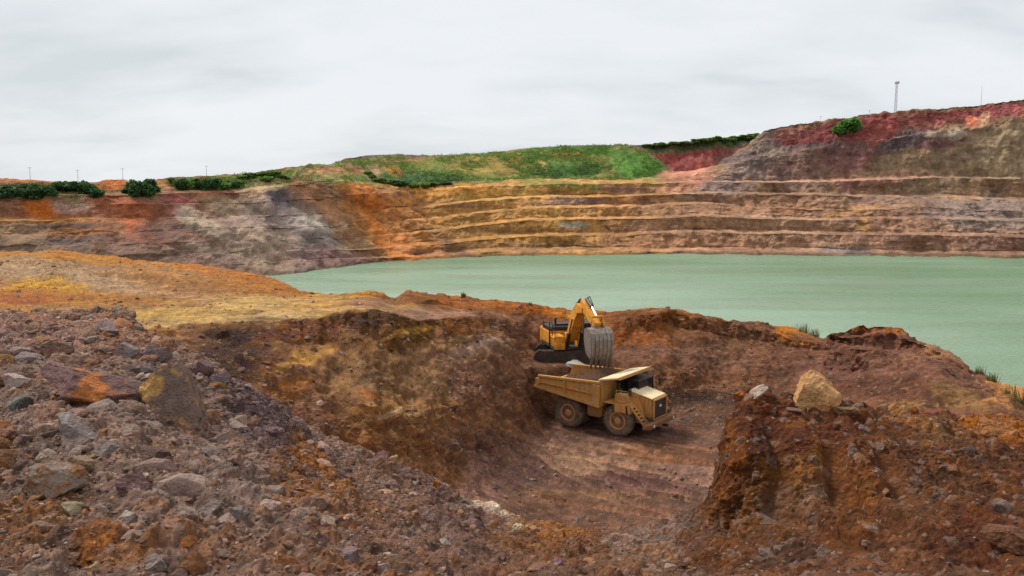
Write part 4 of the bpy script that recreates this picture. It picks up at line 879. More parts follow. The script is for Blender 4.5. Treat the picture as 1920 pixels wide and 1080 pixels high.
ft = MB(); ft.prism([(-1.15, 1.0), (-0.25, 1.0), (-0.12, 1.15), (-0.12, 1.8), (-0.25, 1.92), (-1.15, 1.92), (-1.28, 1.8), (-1.28, 1.15)], -1.75, -0.8); ft.build('fuel_tank', M_TRUCK, truck, 0.04)
ft = MB(); ft.box(-1.2, -.2, .8, 1.7, 1.05, 1.85); ft.build('hydraulic_tank', M_TRUCK, truck, 0.04)
for s in (-1, 1):
    h = MB(); h.tube((-0.9, s * .75, 1.3), (-1.5, s * .75, 2.1), .14).tube((-1.5, s * .75, 2.1), (-1.7, s * .75, 2.4), .09); h.build('hoist_cylinder', M_DARK, truck, 0)
# dump body
HW = 2.3
def side_poly(o=0): return [(0.0, 1.88), (0.0, 3.58), (-5.0, 3.42), (-5.28, 2.62)]
bd = MB()
for s in (-1, 1):
    y0, y1 = s * (HW - 0.09), s * HW
    bd.prism([(0.0, 1.98), (0.0, 3.58), (-4.95, 3.42), (-5.2, 2.72)], min(y0, y1), max(y0, y1))
# floor (V), underside
bd.hexa([(-5.2, -HW + .1, 2.62), (0, -HW + .1, 1.9), (0, HW - .1, 1.9), (-5.2, HW - .1, 2.62), (-5.2, -HW + .1, 2.74), (0, -HW + .1, 2.02), (0, HW - .1, 2.02), (-5.2, HW - .1, 2.74)])
# front wall leans forward to the canopy
bd.hexa([(-0.02, -HW + .1, 1.9), (0.08, -HW + .1, 1.9), (0.08, HW - .1, 1.9), (-0.02, HW - .1, 1.9), (0.02, -HW + .1, 3.68), (0.14, -HW + .1, 3.68), (0.14, HW - .1, 3.68), (0.02, HW - .1, 3.68)])
body = bd.build('dump_body', M_TRUCK, truck, 0.02)
for s in (-1, 1):
    rb = MB(); yo = s * (HW + 0.09)
    ya, yb = sorted((s * (HW - 0.12), s * (HW + 0.12)))
    rb.hexa([(-4.98, ya, 3.32), (0.06, ya, 3.48), (0.06, yb, 3.48), (-4.98, yb, 3.32), (-4.98, ya, 3.50), (0.06, ya, 3.66), (0.06, yb, 3.66), (-4.98, yb, 3.50)])
    rb.build('top_rail', M_TRUCK, body, 0.03)
    rb = MB(); ya, yb = sorted((s * (HW + 0.003), s * (HW + 0.2)))
    rb.hexa([(-5.25, ya, 2.62), (0.06, ya, 1.86), (0.06, yb, 1.86), (-5.25, yb, 2.62), (-5.25, ya, 2.84), (0.06, ya, 2.16), (0.06, yb, 2.10), (-5.25, yb, 2.78)])
    rb.build('lower_rail', M_TRUCK, body, 0.03)
    rb = MB(); ya, yb = sorted((s * (HW + 0.003), s * (HW + 0.14)))
    rb.hexa([(-4.9, ya, 2.98), (-0.45, ya, 2.72), (-0.45, yb, 2.72), (-4.9, yb, 2.98), (-4.9, ya, 3.06), (-0.45, ya, 2.82), (-0.45, yb, 2.80), (-4.9, yb, 3.04)])
    rb.build('side_rib', M_TRUCK, body, 0.02)
    for xx, w in ((-0.22, 0.52), (-2.75, 0.12), (-4.95, 0.34)):
        tt = -xx / 5.0; zb = 1.92 + 0.72 * tt; ztop = 3.5 - 0.16 * tt
        rb = MB(); ya, yb = sorted((s * (HW + 0.004), s * (HW + 0.17)))
        rb.box(xx - w / 2, xx + w / 2, ya, yb, zb + 0.2, ztop - 0.05); rb.build('stake', M_TRUCK, body, 0.02)
bl = MB()
for i in range(5): bl.bar((-4.6 + i * 1.0, -HW + .2, 2.44 - i * .138), (-4.6 + i * 1.0, HW - .2, 2.44 - i * .138), 0.18, 0.2)
bl.build('floor_beam', M_DARK, body, 0.01)
cnp = MB(); cnp.hexa([(-0.15, -HW + .04, 3.66), (1.40, -HW + .04, 3.96), (1.40, HW - .04, 3.96), (-0.15, HW - .04, 3.66), (-0.15, -HW + .04, 3.78), (1.40, -HW + .04, 4.09), (1.40, HW - .04, 4.09), (-0.15, HW - .04, 3.78)])
canopy = cnp.build('canopy', M_CANOPY, truck, 0.03)
cr_ = MB()
for yy in (-1.5, -0.5, 0.5, 1.5): cr_.bar((0.2, yy, 3.67), (1.36, yy, 3.90), 0.1, 0.09)
cr_.bar((1.445, -HW + .04, 4.0), (1.445, HW - .04, 4.0), 0.07, 0.2); cr_.build('canopy_rib', M_TRUCK, canopy, 0.01)
# load of soil
g = 60; xs = np.linspace(-4.9, -0.02, g); ys = np.linspace(-2.18, 2.18, g)
XX, YY = np.meshgrid(xs, ys)
ZZ = 3.05 + 0.95 * np.exp(-(((XX + 1.2) / 1.3) ** 2 + ((YY - 0.5) / 1.5) ** 2)) - 0.25 * smooth(-3.2, -4.8, XX)
pp = np.stack([XX, YY, ZZ], 2).reshape(-1, 3); pp[:, 2] += fbm(pp, 1.4, 4, 77, 0.6) * 0.22
ld = mesh_np('load_of_soil', pp + np.array([0, 0, 0]), grid_faces(g, g), MAT_ROCK, np.tile(lin((92, 62, 46)), (g * g, 1)) * (0.8 + 0.4 * rng.random((g * g, 1))))
ld.parent = None; ld.location = (TX, TY, tz); ld.rotation_euler = (0, 0, THD)
prop(ld, 'dark brown soil heaped in the bed of the dump truck', 'soil load')
# front end
hd = MB(); hd.hexa([(1.55, -0.98, 1.5), (3.3, -0.92, 1.25), (3.3, .92, 1.25), (1.55, .98, 1.5), (1.55, -1.0, 2.98), (3.22, -0.98, 2.62), (3.22, .98, 2.62), (1.55, 1.0, 2.98)])
hood = hd.build('hood', M_TRUCK, truck, 0.05)
ht = MB(); ht.hexa([(1.50, -1.04, 3.0), (3.28, -1.03, 2.63), (3.28, 1.03, 2.63), (1.50, 1.04, 3.0), (1.52, -1.0, 3.07), (3.26, -0.98, 2.69), (3.26, .98, 2.69), (1.52, 1.0, 3.07)])
ht.build('hood_top', M_CANOPY, hood, 0.02)
gf = MB()
gf.box(3.31, 3.42, -0.99, -0.86, 1.18, 2.62).box(3.31, 3.42, .86, .99, 1.18, 2.62).box(3.31, 3.42, -.855, .855, 2.5, 2.62).box(3.31, 3.42, -.855, .855, 1.18, 1.3)
grl = gf.build('grille', M_TRUCK, truck, 0.02)
gd = MB(); gd.box(3.312, 3.33, -.85, .85, 1.3, 2.5)
for i in range(9): gd.box(3.335, 3.37, -.85, .85, 1.36 + i * .125, 1.40 + i * .125)
gd.build('grille_mesh', M_DARK, grl, 0)
em = MB(); em.box(3.375, 3.40, -.16, .16, 1.98, 2.14); em.build('emblem', M_CANOPY, grl, 0.01)
bp_ = MB(); bp_.hexa([(3.15, -2.15, .78), (3.62, -1.9, .78), (3.62, 1.9, .78), (3.15, 2.15, .78), (3.15, -2.15, 1.12), (3.68, -1.95, 1.17), (3.68, 1.95, 1.17), (3.15, 2.15, 1.12)])
bump = bp_.build('bumper', M_TRUCK, truck, 0.04)
for yy in (-1.45, 1.45):
    l_ = MB(); l_.tube((3.655, yy, .98), (3.70, yy, .98), .11, n=16); l_.build('headlight', M_LAMP, bump, 0)
    l_ = MB(); l_.box(3.3, 3.42, yy - .22, yy + .22, 1.3, 1.5); l_.build('lamp_box', M_DARK, bump, 0.01)
for yy in (-.5, .5):
    tp = MB(); tp.bar((3.3, yy, .62), (3.75, yy, .62), .12, .16); tp.build('tow_hook', M_DARK, bump, 0.01)
# slanted side wings from hood down to the bumper
for s in (-1, 1):
    w = MB(); ya, yb = sorted((s * 1.0, s * 1.45))
    w.hexa([(2.35, ya, 1.0), (3.2, ya, 1.0), (3.2, yb, 1.0), (2.35, yb, 1.0), (1.75, ya, 2.7), (2.55, ya, 2.7), (2.05, yb, 2.05), (1.75, yb, 2.05)])
    w.build('side_wing', M_TRUCK, truck, 0.03)
    d = MB(); ya, yb = sorted((s * 1.02, s * 2.2)); d.box(0.25, 2.15, ya, yb, 2.22, 2.32)
    deck = d.build('fender_deck', M_TRUCK, truck, 0.02)
    d = MB()
    ya, yb = sorted((s * 1.5, s * 2.2))
    d.hexa([(2.12, ya, 1.72), (2.24, ya, 1.72), (2.24, yb, 1.72), (2.12, yb, 1.72), (2.0, ya, 2.3), (2.16, ya, 2.3), (2.16, yb, 2.3), (2.0, yb, 2.3)])
    d.build('mud_flap', M_TRUCK, deck, 0.01)
    ld_ = MB()
    for yy in (1.55, 2.05): ld_.bar((2.2, s * yy, 2.25), (3.2, s * yy, 1.08), .08, .08)
    for i in range(6):
        t_ = (i + .5) / 6; ld_.box(2.2 + t_ - .1, 2.2 + t_ + .1, min(s * 1.55, s * 2.05), max(s * 1.55, s * 2.05), 2.25 - 1.17 * t_ - .02, 2.25 - 1.17 * t_ + .02)
    ld_.build('ladder', M_TRUCK, truck, 0)
    hr = MB()
    for xx in (1.2, 2.1): hr.tube((xx, s * 2.15, 2.32), (xx, s * 2.15, 3.2), .025, n=6)
    hr.tube((1.2, s * 2.15, 3.2), (2.1, s * 2.15, 3.2), .025, n=6).tube((1.2, s * 2.15, 2.8), (2.1, s * 2.15, 2.8), .02, n=6).tube((2.1, s * 2.15, 2.75), (3.15, s * 2.12, 1.75), .025, n=6)
    hr.build('handrail', M_TRUCK, truck, 0)
ac_ = MB(); ac_.box(1.05, 1.85, -2.1, -1.45, 2.33, 2.92); ac_.build('air_cleaner_box', M_TRUCK, truck, 0.04)
sk = MB(); sk.box(1.1, 1.95, -2.24, -2.2, 1.75, 2.3); sk.build('fender_skirt', M_TRUCK, truck, 0.01)
# cab on the left
cb = MB(); cb.hexa([(0.3, -0.25, 2.33), (1.85, -0.25, 2.33), (1.85, 1.9, 2.33), (0.3, 1.9, 2.33), (0.3, -0.25, 2.75), (1.95, -0.25, 2.75), (1.95, 1.9, 2.75), (0.3, 1.9, 2.75)])
for (x, y) in ((.35, -.2), (.35, 1.85), (1.8, -.2), (1.8, 1.85), (1.0, -.2)): cb.bar((x + (.08 if x > 1.5 else 0), y, 2.75), (x, y, 3.5), .09, .09)
cb.box(0.28, 1.9, -0.28, 1.93, 3.45, 3.56)
cab = cb.build('cab', M_BLACK, truck, 0.02)
gl = MB(); gl.hexa([(1.86, -.15, 2.76), (1.88, -.15, 2.76), (1.88, 1.8, 2.76), (1.86, 1.8, 2.76), (1.79, -.15, 3.44), (1.81, -.15, 3.44), (1.81, 1.8, 3.44), (1.79, 1.8, 3.44)]); gl.build('windshield', M_GLASS, cab, 0)
gl = MB(); gl.box(0.4, 1.75, -.215, -.2, 2.76, 3.44); gl.build('side_window', M_GLASS, cab, 0)
gl = MB(); gl.box(0.4, 1.75, 1.85, 1.865, 2.76, 3.44); gl.build('side_window', M_GLASS, cab, 0)
gl = MB(); gl.box(0.7, 1.1, .5, 1.0, 2.4, 3.1); gl.build('seat', M_DARK, cab, 0.04)
for yy, nm in ((-2.15, 'mirror'), (2.15, 'mirror')):
    mr = MB(); mr.tube((2.0, yy, 3.2), (2.25, yy * 1.02, 3.35), .02, n=6).box(2.22, 2.27, yy - .14, yy + .14, 2.95, 3.4); mr.build(nm, M_BLACK, truck, 0.01)
ex = MB(); ex.tube((0.6, -0.75, 2.0), (0.6, -0.75, 3.35), .12).tube((0.95, -1.2, 2.3), (0.95, -1.2, 3.1), .17); ex.build('exhaust', M_DARK, truck, 0)

# ------------------------------------------------------------------ excavator
EX, EY = 4.45, 69.2; ez = CZ - 14.1
BX, BY = 6.25, 61.9
HD = math.atan2(BY - EY, BX - EX)
exc = empty('excavator', (EX, EY, ez), HD)
prop(exc, 'yellow excavator on the ledge behind the truck with its grey bucket over the bed', 'excavator')
ezg = ground_z(EX, EY); print('ledge', ezg, ez); 
# undercarriage turned across
ua = -HD + R(-4)
rot = Matrix.Rotation(ua, 4, 'Z')
for s in (-1, 1):
    tr = MB(); pr = []
    for i in range(20):
        a = math.pi / 2 + math.pi * i / 19; pr.append((-2.1 + .5 * math.cos(a), .52 + .5 * math.sin(a)))
    for i in range(20):
        a = -math.pi / 2 + math.pi * i / 19; pr.append((2.1 + .5 * math.cos(a), .52 + .5 * math.sin(a)))
    tr.prism(pr, s * 1.35 - .3, s * 1.35 + .3); n = len(pr)
    L = [Vector((p[0], 0, p[1])) for p in pr]
    tot = 0; pts = L + [L[0]]
    for a, b in zip(pts[:-1], pts[1:]):
        ln = (b - a).length; k = 0
        while k * .19 < ln or k == 0:
            if k * .19 >= ln: break
            p = a.lerp(b, min(1, (k * .19) / ln)); out_ = (p - Vector((max(-2.1, min(2.1, p.x)), 0, .52))).normalized()
            if tot % 1 == 0: tr.bar(p + Vector((0, s * 1.35 - .32, 0)) + out_ * .02, p + Vector((0, s * 1.35 + .32, 0)) + out_ * .02, .05, .07, out_)
            k += 1 if ln > .3 else 99
    o = tr.build('track', M_DARK, exc, 0); o.matrix_local = rot
    rl = MB()
    for xx in (-2.1, -1.2, -.6, 0, .6, 1.2, 2.1):
        rr = .36 if abs(xx) > 2 else .14; zz = .52 if abs(xx) > 2 else .22
        rl.tube((xx, s * 1.35 - .33, zz), (xx, s * 1.35 + .33, zz), rr)
    q = rl.build('track_roller', M_DARK, o, 0)
uf = MB(); uf.box(-1.5, 1.5, -1.1, 1.1, .45, .85).tube((0, 0, .8), (0, 0, 1.15), .75, n=28); o = uf.build('undercarriage', M_DARK, exc, 0.03); o.matrix_local = rot
hb = MB(); hb.box(-2.6, 1.3, -1.5, 1.5, 1.12, 1.32); hb.build('deck_frame', M_DARK, exc, 0.02)
cw_ = MB(); cw_.prism([(-3.35, -1.1), (-3.0, -1.5), (-2.3, -1.52), (-2.3, 1.52), (-3.0, 1.5), (-3.35, 1.1)], 1.15, 2.35, 'z'); cw_.build('counterweight', M_YELLOW, exc, 0.08)
eh = MB(); eh.box(-2.29, -0.35, -1.5, 1.5, 1.33, 2.32); hs = eh.build('engine_house', M_YELLOW, exc, 0.05)
et = MB(); et.box(-2.5, -0.45, -1.42, 1.42, 2.33, 2.62).box(-1.9, -1.0, -.9, .9, 2.62, 2.78); et.build('engine_cover', M_BLACK, hs, 0.05)
sb = MB(); sb.box(-0.34, 1.25, -1.52, -0.62, 1.33, 2.15); bx_ = sb.build('tool_box', M_YELLOW, exc, 0.06)
st_ = MB(); st_.box(1.26, 1.5, -1.5, -.7, 1.15, 1.65); st_.build('step', M_YELLOW, bx_, 0.04)
ll = MB()
for i in range(3): ll.box(-0.2, 1.1, -1.53, -1.525, 1.5 + i * .2, 1.56 + i * .2)
ll.build('louvre', M_BLACK, bx_, 0)
rl = MB()
for (x, y) in ((-.3, -1.45), (.5, -1.45), (1.2, -1.45), (1.2, -.7)): rl.tube((x, y, 2.1), (x, y, 3.0), .03, n=6)
rl.tube((-2.2, -1.4, 3.0), (1.2, -1.45, 3.0), .03, n=6).tube((1.2, -1.45, 3.0), (1.2, -.7, 3.0), .03, n=6).tube((-2.2, -1.4, 2.6), (-2.2, -1.4, 3.0), .03, n=6).tube((-.3, -1.45, 2.6), (1.2, -1.45, 2.6), .02, n=6)
rl.build('handrail', M_BLACK, exc, 0)
es = MB(); es.tube((-1.2, -.7, 2.7), (-1.2, -.7, 3.25), .09); es.build('exhaust', M_BLACK, exc, 0)
es = MB(); es.box(.02, .1, -1.6, -1.53, 1.2, 3.15); es.build('mirror_post', M_BLACK, exc, 0)
kb = MB(); kb.box(-0.34, 1.45, .62, 1.55, 1.33, 1.75)
kb.box(-0.34, 1.4, .62, 1.55, 3.05, 3.16)
for (x, y) in ((-.28, .68), (-.28, 1.49), (1.36, .68), (1.36, 1.49), (.6, 1.49), (.6, .68)): kb.box(x - .05, x + .05, y - .05, y + .05, 1.75, 3.05)
kab = kb.build('cab', M_BLACK, exc, 0.02)
gl = MB(); gl.box(1.38, 1.40, .72, 1.45, 1.76, 3.04); gl.build('windshield', M_GLASS, kab, 0)
for yy in (1.5, .66):
    gl = MB(); gl.box(-.22, 1.3, yy - .008, yy + .008, 1.76, 3.04); gl.build('side_window', M_GLASS, kab, 0)
# boom: profile in the machine's own vertical plane
bm_ = MB()
up_ = [(0.75, 2.35), (1.4, 3.6), (2.3, 4.6), (3.1, 5.0), (4.45, 4.85)]
dn_ = [(4.35, 4.4), (3.3, 4.25), (2.6, 3.5), (1.9, 2.7), (1.1, 1.75)]
bm_.prism(up_ + dn_, -.36, .36); boom = bm_.build('boom', M_YELLOW, exc, 0.04)
for s in (-1, 1):
    bf = MB(); bf.box(.5, 1.25, min(s * .37, s * .55), max(s * .37, s * .55), 1.3, 2.4); bf.build('boom_bracket', M_YELLOW, exc, 0.03)
for s in (-1, 1):
    c_ = MB(); c_.tube((1.35, s * .52, 1.35), (1.9, s * .52, 2.5), .14, n=12); cy = c_.build('boom_cylinder', M_BLACK, exc, 0)
    c_ = MB(); c_.tube((1.9, s * .52, 2.5), (2.5, s * .46, 3.75), .075, n=12); c_.build('piston_rod', M_CHROME, cy, 0)
sk_ = MB(); sk_.prism([(3.75, 5.25), (4.05, 5.42), (4.75, 5.2), (6.95, 4.05), (6.9, 3.8), (6.6, 3.75), (4.35, 4.5), (4.1, 4.6)], -.30, .30); stick = sk_.build('stick', M_YELLOW, exc, 0.04)
c_ = MB(); c_.tube((2.2, 0, 4.75), (3.1, 0, 5.25), .13, n=12); cy = c_.build('stick_cylinder', M_BLACK, exc, 0)
c_ = MB(); c_.tube((3.1, 0, 5.25), (3.85, 0, 5.38), .07, n=12); c_.build('piston_rod', M_CHROME, cy, 0)
c_ = MB(); c_.tube((4.5, 0, 5.45), (5.6, 0, 5.05), .14, n=12); cy = c_.build('bucket_cylinder', M_BLACK, exc, 0)
c_ = MB(); c_.tube((5.6, 0, 5.05), (6.75, 0, 4.5), .075, n=12); c_.build('piston_rod', M_CHROME, cy, 0)
lk = MB()
for s in (-1, 1): lk.bar((6.75, s * .34, 4.5), (6.35, s * .34, 4.0), .06, .18).bar((6.75, s * .4, 4.5), (7.2, s * .4, 3.9), .06, .18)
lk.tube((6.75, -.45, 4.5), (6.75, .45, 4.5), .09); lk.build('bucket_linkage', M_YELLOW, exc, 0)
hs_ = MB(); hs_.tube((1.4, .2, 3.65), (2.4, .22, 4.75), .04, n=6).tube((2.4, .22, 4.75), (3.5, .22, 5.35), .04, n=6).tube((3.5, .22, 5.35), (4.4, .24, 5.65), .04, n=6).tube((4.4, .24, 5.65), (5.2, .26, 5.1), .04, n=6)
hs_.build('hydraulic_hose', M_BLACK, boom, 0)
# bucket: shell profile (x forward, z up)
prof = [(6.45, 3.62), (6.95, 3.78), (7.5, 3.72), (7.85, 3.45), (8.0, 3.0), (8.0, 2.5), (7.9, 2.0), (7.75, 1.6)]
BW = .78
bk = MB(); th = .06
inn = [(p[0] - .07 if i > 1 else p[0], p[1] - (.07 if i < 4 else 0)) for i, p in enumerate(prof)]
bk.prism(prof + inn[::-1], -BW, BW)
sidep = prof + [(6.75, 1.95), (6.3, 2.9)]
for s in (-1, 1):
    ya, yb = sorted((s * BW + s * .003, s * (BW + .06))); bk.prism(sidep, ya, yb)
buck = bk.build('bucket', M_STEEL, exc, 0.012)
rb = MB()
for yy in (-.74, -.44, -.15, .15, .44, .74):
    for a, b in zip(prof[2:-1], prof[3:]):
        rb.bar((a[0] + .03, yy, a[1]), (b[0] + .03, yy, b[1]), .13, .07, (1, 0, 0.3))
rb.build('wear_strip', M_STEEL, buck, 0)
for yy in (-.68, -.34, 0, .34, .68):
    tb = MB(); tb.hexa([(7.66, yy - .1, 1.66), (7.86, yy - .1, 1.66), (7.86, yy + .1, 1.66), (7.66, yy + .1, 1.66), (7.45, yy - .05, .92), (7.53, yy - .05, .90), (7.53, yy + .05, .90), (7.45, yy + .05, .92)])
    tb.build('tooth', M_STEEL, buck, 0.008)
for s in (-1, 1):
    er = MB(); er.prism([(6.55, 3.6), (7.35, 3.72), (7.1, 4.1), (6.7, 4.05)], s * .36 - .04, s * .36 + .04); er.build('bucket_ear', M_STEEL, buck, 0.01)
# soil pouring from the bucket: a clinging mass hung in its mouth
sv, sf = rock_shape(3, 4242, 6, 0.3); sv = sv * np.array([.55, .85, 1.0])
o = mesh_np('bucket_soil', sv, sf, MAT_ROCK, np.tile(lin((84, 56, 42)), (len(sv), 1)))
o.location = Matrix.Translation((EX, EY, ez)) @ Matrix.Rotation(HD, 4, 'Z') @ Vector((7.15, 0, 2.1)); o.rotation_euler = (0, 0, HD)
prop(o, 'dark soil held in the mouth of the excavator bucket', 'soil')

# ------------------------------------------------------------------ masts and poles on the rim
def lattice_mast(p, h):
    r = empty('lattice_mast', p)
    prop(r, 'tall grey lattice mast standing on the right quarry rim', 'mast')
    w0, w1 = .62, .40
    for sx in (-1, 1):
        for sy in (-1, 1):
            lg = MB(); lg.tube((sx * w0, sy * w0, -1), (sx * w1, sy * w1, h), .065, n=6); lg.build('leg', M_PALEST, r, 0)
    br = MB(); n = 8
    for i in range(n):
        z0, z1 = h * i / n, h * (i + 1) / n; a, b_ = w0 + (w1 - w0) * i / n, w0 + (w1 - w0) * (i + 1) / n
        for (p0, p1) in (((-1, -1), (1, -1)), ((1, -1), (1, 1)), ((1, 1), (-1, 1)), ((-1, 1), (-1, -1))):
            br.tube((p0[0] * a, p0[1] * a, z0), (p1[0] * b_, p1[1] * b_, z1), .03, n=5).tube((p0[0] * b_, p0[1] * b_, z1), (p1[0] * b_, p1[1] * b_, z1), .03, n=5)
    br.build('bracing', M_PALEST, r, 0)
    pl = MB(); pl.box(-1.0, 1.0, -1.0, 1.0, h, h + .15).box(-.95, -.8, -.9, .9, h + .15, h + 1.0).box(.8, .95, -.9, .9, h + .15, h + 1.0); pl.build('platform', M_GREY, r, 0)
    for x in (-.85, 0, .85):
        fl = MB(); fl.box(x - .25, x + .25, -1.3, -1.02, h + .3, h + 1.3); fl.build('floodlight', M_GREY, r, 0)
q = rim(1678); sc_m = q.y / F
lattice_mast(q - Vector((0, 0, .3)), 64 * sc_m)
def thin_pole(px, toppy, label, kind):
    q = rim(px); bx, by = to_px(*q); h = (by - toppy) * q.y / F + 1
    if kind == 'mast':
        r = empty('radio_mast', q - Vector((0, 0, .6))); prop(r, label, 'mast')
        a = MB(); a.tube((0, 0, 0), (0, 0, h * .6), .11, .09, n=8); a.build('pole', M_GREY, r, 0)
        a = MB(); a.tube((0, 0, h * .6), (0, 0, h), .08, .05, n=6); a.build('antenna', M_GREY, r, 0)
    else:
        r = empty('utility_pole', q - Vector((0, 0, .6))); prop(r, label, 'pole')
        a = MB(); a.tube((0, 0, 0), (0, 0, h), .10, .06, n=8); a.build('pole', M_WOOD, r, 0)
        a = MB(); a.box(-.7, .7, -.04, .04, h - .52, h - .44)
        a.build('crossarm', M_WOOD, r, 0)
        for s in (-.65, 0, .65):
            a = MB(); a.tube((s, 0, h - .42), (s, 0, h - .2), .05, n=6); a.build('insulator', M_GREY, r, 0)
thin_pole(1838, 164, 'thin radio mast on the red cliff top near the right edge', 'mast')
thin_pole(57, 315, 'utility pole on the left rim nearest the picture edge', 'pole')
thin_pole(147, 320, 'utility pole standing behind the dark hedge on the left rim', 'pole')
thin_pole(231, 317, 'utility pole just left of the round dark tree', 'pole')
thin_pole(388, 312, 'faint utility pole above the shrubs right of the round dark tree', 'pole')
thin_pole(1538, 219, 'short pole on the cliff top left of the bright green bush', 'pole')
thin_pole(1630, 208, 'short pole on the cliff top between bright green bush and lattice mast', 'pole')

# ------------------------------------------------------------------ bushes and trees
def crown_mesh(name, w, h, n, mat, seed, leaf=0.34, clumps=9):
    g = np.random.default_rng(seed)
    cc = np.stack([g.uniform(-.38, .38, clumps) * w, g.uniform(-.38, .38, clumps) * w, g.uniform(.22, .78, clumps) * h], 1)
    cr_ = g.uniform(.16, .30, clumps) * min(w, h * 1.2)
    k = g.integers(clumps, size=n); d = g.normal(size=(n, 3)); d /= np.linalg.norm(d, axis=1)[:, None]
    c = cc[k] + d * (cr_[k] * g.uniform(.55, 1.15, n))[:, None]; c[:, 2] = np.clip(c[:, 2], .03, None)
    u = g.normal(size=(n, 3)); u /= np.linalg.norm(u, axis=1)[:, None]; v = np.cross(u, g.normal(size=(n, 3))); v /= np.linalg.norm(v, axis=1)[:, None]
    s = leaf * g.uniform(.6, 1.3, n)[:, None]
    V = np.stack([c - u * s - v * s * .5, c + u * s - v * s * .5, c + u * s * .8 + v * s * .5, c - u * s * .8 + v * s * .5], 1).reshape(-1, 3)
    return V, np.arange(4 * n).reshape(n, 4)
def make_plant(kind, w, h, mat, seed):
    V, Fc = crown_mesh('crown', w, h, int(300 + 60 * w * h), mat, seed, .26 + .03 * h)
    me = mesh_np('crown', V, Fc, mat, smooth_=False)
    tb = MB(); g = random.Random(seed)
    tb.tube((0, 0, -.5), (0.05, 0, h * .45), .12 + .02 * h, .06 + .01 * h, n=8)
    for i in range(5):
        a = g.uniform(0, 6.28); tb.tube((0.03, 0, h * .2 + i * .05 * h), (math.cos(a) * w * .3, math.sin(a) * w * .3, h * (.5 + .08 * i)), .06, .025, n=6)
    tk = tb.build('trunk' if kind == 'tree' else 'stem', L_BARK, None, 0)
    return me, tk
protos = {}
def plant(px, py, wpx, hpx, mat, label, group, cat='bush', name='bush', pos=None, key=0):
    p = pos if pos is not None else on_far(px, py)
    if p is None: p = rim(px)
    s = p.y / F; w, h = wpx * s, hpx * s
    r = empty(name, p - Vector((0, 0, .25 + .2 * h)), random.uniform(0, 6)); prop(r, label, cat, group)
    kk = (mat.name, key % 4, name)
    if kk not in protos:
        me, tk = make_plant('tree' if name == 'tree' else 'bush', 4.0, 4.0, mat, 31 + len(protos) * 5)
        protos[kk] = (me.data, tk.data); bpy.data.objects.remove(me); bpy.data.objects.remove(tk)
    md, td = protos[kk]
    for nm, dt in (('crown', md), ('trunk' if name == 'tree' else 'stem', td)):
        c = bpy.data.objects.new(nm, dt); C.objects.link(c); c.parent = r; c.scale = (w / 3.6, w / 3.6, h / 3.7)
k = 0
G1 = 'dark shrubs forming the hedge on the left rim'
for px, py, w, h in ((-30, 366, 34, 20), (6, 366, 30, 20), (28, 365, 28, 18), (50, 365, 30, 20), (72, 364, 28, 20), (92, 362, 28, 22), (112, 355, 28, 20), (132, 350, 26, 16), (150, 356, 30, 22), (168, 360, 30, 26), (182, 366, 22, 16), (100, 352, 22, 14), (60, 352, 24, 12), (20, 354, 30, 12)):
    plant(px, py, w, h, L_DARK, 'dark green shrub of the hedge along the far left rim', G1, key=k); k += 1
plant(265, 360, 44, 34, L_DARK, 'round dark green tree standing apart on the left rim', None, 'tree', 'tree', key=1)
plant(286, 358, 26, 24, L_DARK, 'smaller dark tree touching the right side of the round dark tree', None, 'tree', 'tree', key=2)
plant(240, 358, 18, 12, L_DARK, 'low dark bush at the left foot of the round dark tree', None, key=3)
plant(322, 338, 16, 10, L_MID, 'small green bush on the orange mound right of the round dark tree', None, key=3)
G2 = 'green shrubs in the row on the left rim'
for px, py, w, h in ((345, 350, 24, 20), (362, 350, 26, 22), (380, 352, 26, 22), (398, 350, 26, 20), (416, 350, 26, 18), (434, 348, 24, 16), (352, 340, 20, 10), (406, 340, 22, 12)):
    plant(px, py, w, h, L_DARK if k % 3 else L_MID, 'green shrub in the row between the round dark tree and grey scree', G2, key=k); k += 1
G3 = 'small bushes along the grassy rim in the left middle'
for px, py, w, h in ((455, 330, 22, 7), (472, 327, 24, 7), (492, 324, 22, 7), (512, 322, 26, 8), (450, 340, 22, 8), (505, 335, 30, 10), (530, 332, 26, 9)):
    plant(px, py, w, h, L_MID, 'low olive bush above the grey scree on the rim', G3, key=k); k += 1
G4 = 'dark bushes on the shoulder of the green slope'
for px, py, w, h in ((700, 330, 26, 10), (716, 338, 28, 14), (735, 343, 28, 16), (755, 346, 30, 16), (775, 347, 28, 16), (795, 346, 30, 14), (815, 344, 28, 10), (835, 343, 26, 9), (690, 323, 22, 9)):
    plant(px, py, w * .75, h * .7, L_MID if k % 4 else L_DARK, 'green bush at the foot of the slope above the orange scree', G4, key=k); k += 1
G5 = 'small bushes on the crest of the green slope'
for px, py, w, h in ((996, 279, 10, 5), (1028, 276, 10, 5), (1066, 274, 9, 6), (1089, 273, 9, 8), (1101, 273, 9, 8), (1130, 272, 14, 7), (1150, 272, 14, 6), (1172, 272, 12, 5), (1195, 274, 12, 5)):
    plant(px, py, w, h, L_DARK, 'tiny bush on the skyline of the green slope', G5, pos=rim(px), key=k); k += 1
plant(1591, 243, 40, 26, L_BRIGHT, 'bright green bush hanging over the edge of the red cliff', None, key=0)
plant(1483, 237, 14, 7, L_DARK, 'dark bush at the left end of the red cliff top', None, pos=rim(1483), key=1)
plant(1706, 208, 24, 8, L_DARK, 'dark bush on the cliff top just right of the lattice mast', None, pos=rim(1706), key=2)
plant(1660, 214, 12, 5, L_DARK, 'tiny dark bush on the cliff top left of the lattice mast', None, pos=rim(1660), key=3)
G6 = 'trees on the far ridge behind the notch'
def ridge_pt(px):
    i = np.argmin(np.abs(rpx - px) + 1000 * np.abs(rr_ - 2)); return Vector(Vr[i])
